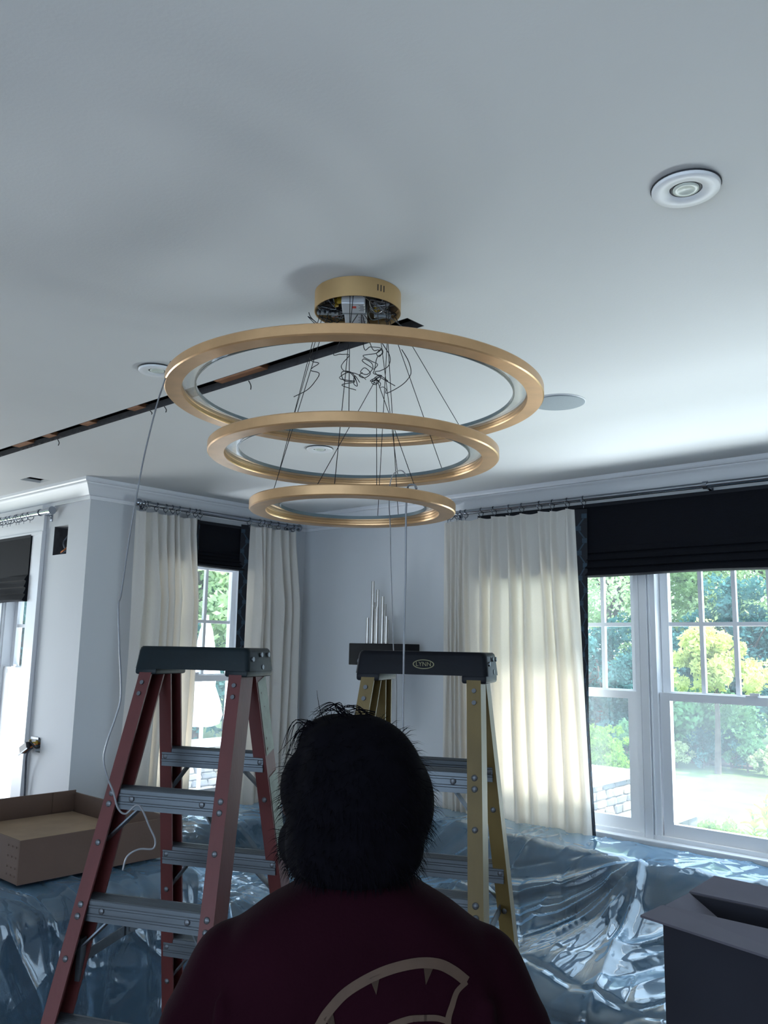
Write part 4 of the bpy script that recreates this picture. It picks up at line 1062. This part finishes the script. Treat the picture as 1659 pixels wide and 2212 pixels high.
for s in (-1, 1):
    body.capsule((s * .145, -.010, 1.285), (s * .222, -.01, 1.06), .046, .042)
    body.capsule((s * .222, -.01, 1.06), (s * .255, .09, .83), .042, .028)
    # hand: palm, four fingers of unequal length, thumb off the palm's side
    w = Vector((s * .258, .105, .795)); dn = Vector((0, .25, -.97)).normalized()
    body.ball(w + dn * .045, (.018, .040, .050), 12, 8)
    for q, (oy, L) in enumerate(((.030, .070), (.010, .080), (-.010, .074), (-.029, .058))):
        a = w + dn * .08 + Vector((0, oy, 0)); b = a + dn * L * .55; c = b + (dn + Vector((-s * .45, .15, 0))).normalized() * L * .5
        body.capsule(a, b, .0088, .0082, 10); body.capsule(b, c, .0082, .0068, 10)
    a = w + dn * .03 + Vector((0, .036, 0)); b = a + Vector((-s * .012, .030, -.028)); c = b + Vector((-s * .010, .008, -.030))
    body.capsule(a, b, .011, .0095, 10); body.capsule(b, c, .0095, .0078, 10)
    body.capsule((s * .085, 0, .90), (s * .095, .01, .50), .078, .052); body.capsule((s * .095, .01, .50), (s * .10, -.01, .09), .050, .036)
    body.capsule((s * .10, -.02, .05), (s * .11, .13, .035), .035, .03)
remeshed(body, 'body', 'skin', pr, .0065, 4, .5)
for s in (-1, 1):
    e = MB().ball(hp(s * .030, .083, .002), .0125, 12, 8).build('eye', 'eye_white', pr, True)
    MB().ball(hp(s * .030, .0935, .004), .0055, 10, 6).build('iris', 'hair', e, True)
# t-shirt
sh = MB(); rings = []
def sring(z, a, b, cy_, n=36, p=2.5):
    out = []
    for k in range(n):
        th = 2 * math.pi * k / n; c, s_ = math.cos(th), math.sin(th)
        out.append((a * math.copysign(abs(c) ** (2 / p), c), cy_ + b * math.copysign(abs(s_) ** (2 / p), s_), z))
    return out
for z, a, b, c in ((.80, .195, .130, .0), (.95, .190, .128, 0), (1.10, .198, .128, -.002), (1.20, .206, .126, -.006), (1.275, .204, .118, -.012), (1.332, .189, .105, -.016), (1.370, .160, .090, -.018), (1.395, .126, .080, -.018), (1.415, .086, .072, -.014), (1.427, .070, .066, -.012)):
    rings.append(sring(z, a, b, c))
sh.loft(rings)
for s in (-1, 1):
    sh.capsule((s * .160, -.012, 1.305), (s * .196, -.012, 1.215), .064, .068, 18)
    sh.tube([(s * .187, -.012, 1.25), (s * .205, -.012, 1.17), (s * .224, -.010, 1.075)], .07, 18, True, [.067, .068, .070])
    # soft vertical folds behind the arm
    sh.capsule((s * .165, -.10, 1.30), (s * .160, -.125, 1.10), .010, .014, 10); sh.capsule((s * .135, -.10, 1.25), (s * .120, -.128, 1.0), .008, .012, 10)
sh.tube([(.064 * math.cos(a), -.012 + .060 * math.sin(a), 1.424 + .004 * math.sin(a)) for a in [2 * PI * k / 24 for k in range(25)]], .0075, 8)
shirt = remeshed(sh, 'shirt', 'shirt', pr, .008, 10, .5)
# printed emblem on the back
bv = BVHTree.FromPolygons([v.co.copy() for v in shirt.data.vertices], [tuple(p.vertices) for p in shirt.data.polygons])
def onback(x, z):
    h = bv.ray_cast(Vector((x, -1, z)), Vector((0, 1, 0)))
    return (h[0] + h[1] * .0012) if h[0] else Vector((x, -.13, z))
def ribbon(pts, w0, w1, n=6):
    P2 = spline([(p[0], 0, p[1]) for p in pts], n); m = MB(); L = []
    for i, p in enumerate(P2):
        a = P2[max(0, i - 1)]; b = P2[min(len(P2) - 1, i + 1)]; d = (b - a); d = Vector((-d.z, 0, d.x)).normalized()
        w = (w0 + (w1 - w0) * i / (len(P2) - 1)) / 2
        L.append((onback(p.x + d.x * w, p.z + d.z * w), onback(p.x - d.x * w, p.z - d.z * w)))
    for i in range(len(L) - 1): m.add([L[i][0], L[i + 1][0], L[i + 1][1], L[i][1]], [(0, 1, 2, 3), (3, 2, 1, 0)])
    return m
em = MB()
OUT = [(-.075, 1.10), (-.075, 1.19), (-.066, 1.235), (-.0413, 1.2851), (-.0281, 1.3039), (-.0093, 1.3219), (.0182, 1.3367), (.0459, 1.3461), (.0765, 1.3507), (.1015, 1.348), (.1209, 1.3386), (.136, 1.327)]
for m in (ribbon(OUT, .011, .011), ribbon([(.136, 1.327), (.1238, 1.3190), (.1173, 1.3051), (.1119, 1.2885), (.116, 1.27), (.122, 1.25), (.118, 1.18), (.09, 1.12)], .006, .010),
          ribbon([(-.02, 1.20), (.000, 1.245), (.020, 1.272), (.0414, 1.2858), (.0634, 1.2931), (.08, 1.2942), (.0992, 1.293), (.1141, 1.2876)], .009, .006),
          ribbon([(-.075, 1.10), (-.03, 1.06), (.03, 1.06), (.09, 1.12)], .010, .010)):
    em.add(m.v, m.f)
for tri in (((.0171, 1.3362), (.0300, 1.3405), (.0257, 1.3190)), ((.0822, 1.3483), (.0952, 1.3466), (.0851, 1.3283)), ((-.0361, 1.2922), (-.0265, 1.3039), (-.0207, 1.281))):
    em.add([onback(*q) for q in tri], [(0, 1, 2), (2, 1, 0)])
eo = em.build('shirt_emblem', 'shirt_print', shirt); eo['label'] = 'dull gold line emblem printed on the back'
# trousers and shoes
pt = MB(); pt.loft([sring(.70, .17, .125, 0), sring(.80, .185, .128, 0), sring(.93, .182, .124, 0), sring(.97, .178, .120, 0)])
for s in (-1, 1):
    pt.capsule((s * .088, 0, .84), (s * .096, .01, .50), .092, .068, 18); pt.tube([(s * .096, .01, .52), (s * .10, .0, .30), (s * .102, -.012, .075)], .06, 18, True, [.067, .062, .060])
remeshed(pt, 'trousers', 'denim', pr, .010, 6, .5)
for s in (-1, 1):
    so = MB(); so.ball((s * .103, -.03, .045), (.042, .055, .045), 16, 10); so.ball((s * .110, .09, .035), (.048, .09, .038), 16, 10); so.box((s * .105 - .038, -.075, 0), (s * .105 + .040, .15, .02))
    remeshed(so, 'shoe', 'shoe', pr, .006, 6, .5)
# hair
hr = MB()
hr.ball(hp(0, -.014, .026), (.087, .100, .102), 28, 18, HM)
hr.ball(hp(0, -.050, -.030), (.076, .062, .082), 24, 14, HM)
hr.ball(hp(.030, -.035, .010), (.068, .075, .085), 20, 12, HM)
hr.ball(hp(0, .030, .078), (.066, .062, .040), 20, 12, HM)
for s in (-1, 1): hr.ball(hp(s * .062, .010, .000), (.024, .048, .052), 16, 10, HM); hr.ball(hp(s * .066, .008, -.040), (.022, .034, .058), 14, 10, HM)
hr.ball((-.008, -.050, 1.456), (.078, .040, .045), 20, 12)
hr.ball((.024, -.030, 1.468), (.064, .050, .055), 20, 12)
hr.ball((-.042, -.020, 1.465), (.058, .050, .050), 20, 12)
hr.ball((-.028, .0, 1.598), (.055, .055, .032), 16, 10)
hr.ball((.036, -.01, 1.535), (.045, .06, .055), 16, 10)
hr.ball(hp(-.048, .042, .018), (.034, .042, .055), 16, 10, HM); hr.ball(hp(-.046, .044, -.062), (.026, .036, .036), 14, 10, HM)
hr.ball(hp(.046, .044, -.062), (.026, .036, .036), 14, 10, HM); hr.ball(hp(0, .070, -.100), (.034, .030, .024), 14, 10, HM)
hair = remeshed(hr, 'hair', 'hair', pr, .008, 3, .5)
hv = [v.co.copy() for v in hair.data.vertices]; hn = [v.normal.copy() for v in hair.data.vertices]
st = MB()
for k in range(6000):
    i = rnd.randrange(len(hv)); p, n = hv[i], hn[i]
    if p.z > 1.60 and False: continue
    d = (n * rnd.uniform(.25, .8) + Vector((rnd.uniform(-.4, .4), rnd.uniform(-.4, .4), rnd.uniform(-1.2, -.2)))).normalized()
    L = rnd.uniform(.010, .026); sd = d.cross(n)
    if sd.length < 1e-4: continue
    sd = sd.normalized() * .0006
    a = p - n * .002; b = a + d * L * .6; c = b + (d + Vector((0, 0, -.5))).normalized() * L * .5
    st.add([a - sd, a + sd, b + sd * .7, b - sd * .7, c], [(0, 1, 2, 3), (3, 2, 4)])
so = st.build('hair_fuzz', 'hair', hair); so['kind'] = 'stuff'
# longer tufts lifting off the crown and the left temple
for a, b, c, n, sp in (((-.050, .0, 1.600), (-.085, .005, 1.618), (-.104, .010, 1.575), 16, .014), ((-.020, .0, 1.628), (-.040, .0, 1.646), (-.068, .005, 1.632), 12, .010), ((.01, 0, 1.63), (-.01, 0, 1.644), (-.035, 0, 1.640), 10, .010), ((-.045, .0, 1.61), (-.060, .0, 1.64), (-.066, 0, 1.668), 1, .0)):
    for k in range(n):
        j = lambda: Vector((rnd.uniform(-sp, sp), rnd.uniform(-sp, sp), rnd.uniform(-sp, sp)))
        path = spline([Vector(a) + j(), Vector(b) + j() * .7, Vector(c) + j()], 6)
        MB().tube(path, .0008, 4, True, [.0011 * (1 - .8 * q / (len(path) - 1)) for q in range(len(path))]).build('hair_tuft', 'hair', hair)

# ------------------------------------------------------------------ garden
GZ = -.35
g = MB().box((-60, 4.62, GZ - .2), (40, 70, GZ)).add([], []); g.box((-60, -40, GZ - .2), (-8.2, 4.62, GZ)); g.box((-8.2, 2.78, GZ - .2), (-5.0, 4.62, GZ))
gr = g.build('lawn', 'lawn'); tag(gr, 'sunlit mown lawn outside the windows', 'lawn'); gr['kind'] = 'structure'
g = MB().box((-13.5, 2.78, GZ), (-5.02, 8.6, GZ + .03)).build('terrace', 'patio'); g['kind'] = 'structure'
g = MB().box((-14, 16.2, GZ), (4, 19.5, GZ + .05)).build('planting_bed', 'mulch'); g['kind'] = 'structure'

def leaves(n, clumps, size, g):
    """n leaf cards spread over clumps (centre, radius)"""
    c = np.array([q[0] for q in clumps]); r = np.array([q[1] for q in clumps])
    i = g.integers(0, len(clumps), n)
    d = g.normal(size=(n, 3)); d /= np.linalg.norm(d, axis=1)[:, None]
    p = c[i] + d * r[i][:, None] * (g.random(n) ** .4)[:, None]
    a = g.normal(size=(n, 3)); a /= np.linalg.norm(a, axis=1)[:, None]
    b = np.cross(a, g.normal(size=(n, 3))); b /= np.linalg.norm(b, axis=1)[:, None]
    s = size * g.uniform(.6, 1.4, n)[:, None]
    V = np.stack([p - a * s, p + b * s * .5, p + a * s, p - b * s * .5], 1).reshape(-1, 3)
    F = np.arange(n * 4).reshape(n, 4)
    return V.tolist(), F.tolist()
TREE_SEED = [100]
def tree(name, label, cat, x, y, h, zc, R, RZ, mt, n=5000, leaf=.10, droop=0, group=None, z0=GZ, nc=60):
    TREE_SEED[0] += 1; g = np.random.default_rng(TREE_SEED[0])
    t = thing(name, label, cat, (x, y, z0), group=group)
    clumps = []
    for k in range(nc):
        d = g.normal(size=3); d /= np.linalg.norm(d); q = g.random() ** .5
        p = np.array([d[0] * R * q, d[1] * R * q, zc + d[2] * RZ * q])
        if droop: p[2] -= droop * (np.hypot(p[0], p[1]) / R) ** 2
        p[2] = max(p[2], .06)
        clumps.append((p, R * g.uniform(.16, .30)))
    V, F = leaves(n, clumps, leaf, g)
    V = [(a, b, max(c, .01)) for a, b, c in V]
    make('foliage', V, F, mt, t)
    if h > 1.2:
        MB().tube([(0, 0, 0), (.03, .02, zc * .5), (-.02, .03, zc + RZ * .4)], .1, 8, True, [.035 * h * .6, .025 * h * .6, .012 * h * .6]).build('trunk', 'bark', t)
        for k in range(6):
            a = k * 1.05 + g.uniform(0, .5)
            MB().tube([(0, 0, zc * .55 + k * .05 * h), (math.cos(a) * R * .35, math.sin(a) * R * .35, zc), (math.cos(a) * R * .7, math.sin(a) * R * .7, zc + RZ * .3)], .03, 6, True, [.012 * h * .6, .009 * h * .6, .005 * h * .6]).build('branch', 'bark', t)
    else:
        MB().tube([(0, 0, 0), (0, 0, zc)], .02, 6).build('stem', 'bark', t)
    return t

G1 = 'tall trees beyond the lawn'
for k, (x, y, lab) in enumerate(((-9.56, 18.7, 'pale green willow behind the left pane column of the right window'), (-8.2, 20.6, 'pale green willow behind the middle panes of the right window'), (-6.4, 21.4, 'pale green willow at the right edge of the right window'))):
    tree('willow_tree', lab, 'tree', x, y, 9, 4.4, 2.5, 3.2, 'leaf_willow', 22000, .060, 1.0, G1)
for x, y, lab, R, zc in ((-8.9, 16.9, 'dark evergreen behind the round clipped bush', 1.3, 1.3), (-7.9, 18.2, 'dark evergreen left of the small yellow tree', 1.3, 1.5), (-6.35, 18.6, 'dark evergreen right behind the small yellow tree', 1.2, 2.2), (-4.95, 18.2, 'dark evergreen at the far right of the garden', 1.3, 1.6)):
    tree('evergreen_tree', lab, 'tree', x, y, 5, zc, R, 1.5, 'leaf_dark', 13000, .055, 0, G1)
tree('ornamental_tree', 'small bright yellow-green tree in the middle of the lawn edge', 'tree', -5.70, 15.2, 3.0, 2.05, .85, .55, 'leaf_yellow', 7000, .050, .35, None, nc=46)
tree('spreading_tree', 'blue-green spreading tree below the yellow tree', 'tree', -6.25, 16.1, 2.6, 1.0, 1.1, .55, 'leaf_mid', 7000, .06, .2, None)
tree('clipped_bush', 'round clipped light green bush behind the stone counter', 'bush', -6.2, 12.0, 1.0, .56, .40, .50, 'leaf_box', 6000, .028, 0, None, nc=90)
for x, y, lab, m, R in ((-6.50, 15.35, 'pale flowering shrub at the left of the planting bed', 'leaf_pale', .32), (-6.15, 15.7, 'low dark shrub left of the bare mulch', 'leaf_dark', .42), (-5.72, 15.9, 'low dark shrub behind the bare mulch', 'leaf_dark', .45), (-5.38, 15.75, 'rounded mid green shrub right of the mulch', 'leaf_mid', .36), (-4.98, 15.6, 'white-flecked shrub at the right end of the planting bed', 'leaf_pale', .30), (-7.2, 15.2, 'low mid green shrub behind the clipped bush', 'leaf_mid', .45)):
    tree('shrub', lab, 'bush', x, y, 1.0, R * .95, R, R * .8, m, 2200, .035, 0, 'shrubs in the planting bed', nc=40)
G2 = 'trees seen through the narrow window'
for x, y, lab, m, zc in ((-15.4, 11.1, 'light green tree left of the closed umbrella', 'leaf_willow', 3.4), (-16.6, 12.9, 'mid green tree behind the closed umbrella', 'leaf_mid', 3.2), (-14.4, 12.0, 'light green tree right of the closed umbrella', 'leaf_willow', 3.6), (-15.2, 10.2, 'dark low tree behind the umbrella canopy', 'leaf_dark', 1.3)):
    tree('garden_tree', lab, 'tree', x, y, 6, zc, 2.0, 2.3 if zc > 2 else 1.1, m, 7000, .085, 0, G2)
for x, y, lab, m in ((-15.5, 7.1, 'dark green tree outside the far left window', 'leaf_dark'), (-17.2, 8.4, 'mid green tree outside the far left window, behind the dark one', 'leaf_mid')):
    tree('garden_tree', lab, 'tree', x, y, 6, 3.0, 1.8, 2.4, m, 5000, .09, 0, None)

# stone garden walls with slab caps; each stone is a piece
STONES = []
for k in range(6):
    bm = bmesh.new(); bmesh.ops.create_cube(bm, size=1)
    bmesh.ops.bevel(bm, geom=bm.edges[:], offset=.14, segments=1, affect='EDGES')
    q = random.Random(50 + k)
    for v in bm.verts: v.co += Vector((q.uniform(-.07, .07), q.uniform(-.07, .07), q.uniform(-.07, .07)))
    me = bpy.data.meshes.new('stone'); bm.to_mesh(me); bm.free(); me.materials.append(MATS['stone_%d' % (k % 4)])
    STONES.append(me)
def stone_wall(name, label, cat, x0, x1, y0, y1, z0, z1, faces):
    t = thing(name, label, cat, ((x0 + x1) / 2, (y0 + y1) / 2, z0))
    MB().box((x0 + .03, y0 + .03, z0), (x1 - .03, y1 - .03, z1 - .06)).build('core', 'mortar', t, False, True)
    MB().rbox((x0 - .05, y0 - .05, z1 - .062), (x1 + .05, y1 + .05, z1), .006).build('slab_cap', 'bluestone', t, False, True)
    inv = t.location
    for fc in faces:
        a, b = (y0, y1) if fc in '+x -x' else (x0, x1)
        z = z0
        while z < z1 - .075:
            hh = min(rnd.uniform(.07, .13), z1 - .062 - z); u = a
            while u < b - .02:
                ww = min(rnd.uniform(.13, .28), b - u)
                o = bpy.data.objects.new('stone', rnd.choice(STONES)); COL.objects.link(o); o.parent = t
                if fc == '+x': c = (x1 - .03, u + ww / 2, z + hh / 2); s_ = (.09, ww * .95, hh * .93)
                elif fc == '-x': c = (x0 + .03, u + ww / 2, z + hh / 2); s_ = (.09, ww * .95, hh * .93)
                elif fc == '+y': c = (u + ww / 2, y1 - .03, z + hh / 2); s_ = (ww * .95, .09, hh * .93)
                else: c = (u + ww / 2, y0 + .03, z + hh / 2); s_ = (ww * .95, .09, hh * .93)
                o.location = Vector(c) - inv; o.scale = s_
                u += ww
            z += hh
    return t
stone_wall('garden_wall', 'low stone wall with pale slab cap ending on the lawn', 'wall', -4.06, -3.66, 6.6, 9.10, GZ, .10, ('+x', '+y'))
stone_wall('stone_counter', 'higher stone counter with pale slab top beside the white curtain', 'counter', -5.02, -4.38, 7.2, 9.25, GZ, .40, ('+x',))
stone_wall('terrace_wall', 'low stone wall edging the terrace behind the closed umbrella', 'wall', -10.2, -9.8, 5.6, 8.8, GZ + .03, .37, ('+x',))
gc = MB(); gc.ball((-4.75, 7.95, .52), (.16, .22, .16), 14, 10); gc.box((-4.88, 7.78, .40), (-4.62, 8.12, .50))
gcv = remeshed(gc, 'grill_cover', 'cover_grey', None, .02, 6, .5); tag(gcv, 'grey fabric covered grill on the stone counter', 'grill')

um = thing('patio_umbrella', 'closed white patio umbrella standing on the terrace', 'umbrella', (-7.6, 5.57, GZ + .03))
rings = []
for z, r in ((2.31, .02), (2.20, .06), (1.95, .10), (1.72, .155), (1.66, .115), (1.60, .11), (1.45, .16), (1.30, .19), (1.20, .165), (1.17, .10)):
    rings.append([(r * (1 + .16 * math.cos(8 * a)) * math.cos(a), r * (1 + .16 * math.cos(8 * a)) * math.sin(a), z) for a in [2 * PI * k / 48 for k in range(48)]])
MB().loft(rings).build('folded_canopy', 'umbrella_cloth', um, True)
MB().tube([(0, 0, .05), (0, 0, 2.36)], .022, 12).build('pole', 'pole_white', um, True)
MB().lathe([(.0001, 0), (.28, 0), (.28, .05), (.05, .07), (.035, .3), (.0001, .3)], 24).build('base', 'cover_grey', um, True)
MB().lathe([(.112, 1.61), (.118, 1.61), (.118, 1.65), (.112, 1.65)], 24, closed=True).build('tie_strap', 'umbrella_cloth', um)

# leafy plant right outside the pane: every leaf its own piece
lf = MB(); n = 6
for k in range(n + 1):
    q = k / n; w = .26 * math.sin(math.pi * min(1, q * .92 + .04)) ** .8
    lf.v += [Vector((-w, q, .10 * math.sin(q * 3) - .05 * abs(w))), Vector((0, q, .10 * math.sin(q * 3) - .04)), Vector((w, q, .10 * math.sin(q * 3) - .05 * abs(w)))]
for k in range(n):
    for j in range(2): a = k * 3 + j; lf.f.append((a, a + 1, a + 4, a + 3))
LEAF = bpy.data.meshes.new('leaf'); LEAF.from_pydata([tuple(v) for v in lf.v], [], lf.f); LEAF.materials.append(MATS['leaf_lime']); LEAF.shade_smooth()
def leafy(label, x, y, stems):
    t = thing('leafy_shrub', label, 'plant', (x, y, GZ), group='leafy shrubs below the right window')
    for sx, sy, hh in stems:
        MB().tube([(0, 0, 0), (sx * .6, sy * .6, hh * .5), (sx, sy, hh)], .006, 6, True, [.009, .006, .003]).build('stem', 'leaf_mid', t)
        nl = int(hh / .045)
        for k in range(nl):
            f = .42 + .58 * k / (nl - 1)
            for a in (k * 1.6, k * 1.6 + PI):
                o = bpy.data.objects.new('leaf', LEAF); COL.objects.link(o); o.parent = t
                o.location = (sx * f, sy * f, hh * f)
                s_ = rnd.uniform(.07, .11) * (1.1 - .3 * (f > .92))
                o.scale = (s_ * .9, s_, s_)
                o.rotation_euler = (rnd.uniform(-.1, .9), rnd.uniform(-.3, .3), a + rnd.uniform(-.4, .4))
leafy('bright lime green leafy shrub close outside the right window', -2.02, 6.30, ((-.14, .06, .98), (-.02, .0, 1.08), (.12, .02, 1.14), (.20, .08, 1.05), (.05, .12, .92)))
tree('shrub', 'small green shrub at the end of the low stone wall', 'bush', -3.28, 8.85, 1.0, .22, .24, .24, 'leaf_box', 1800, .022, nc=40)
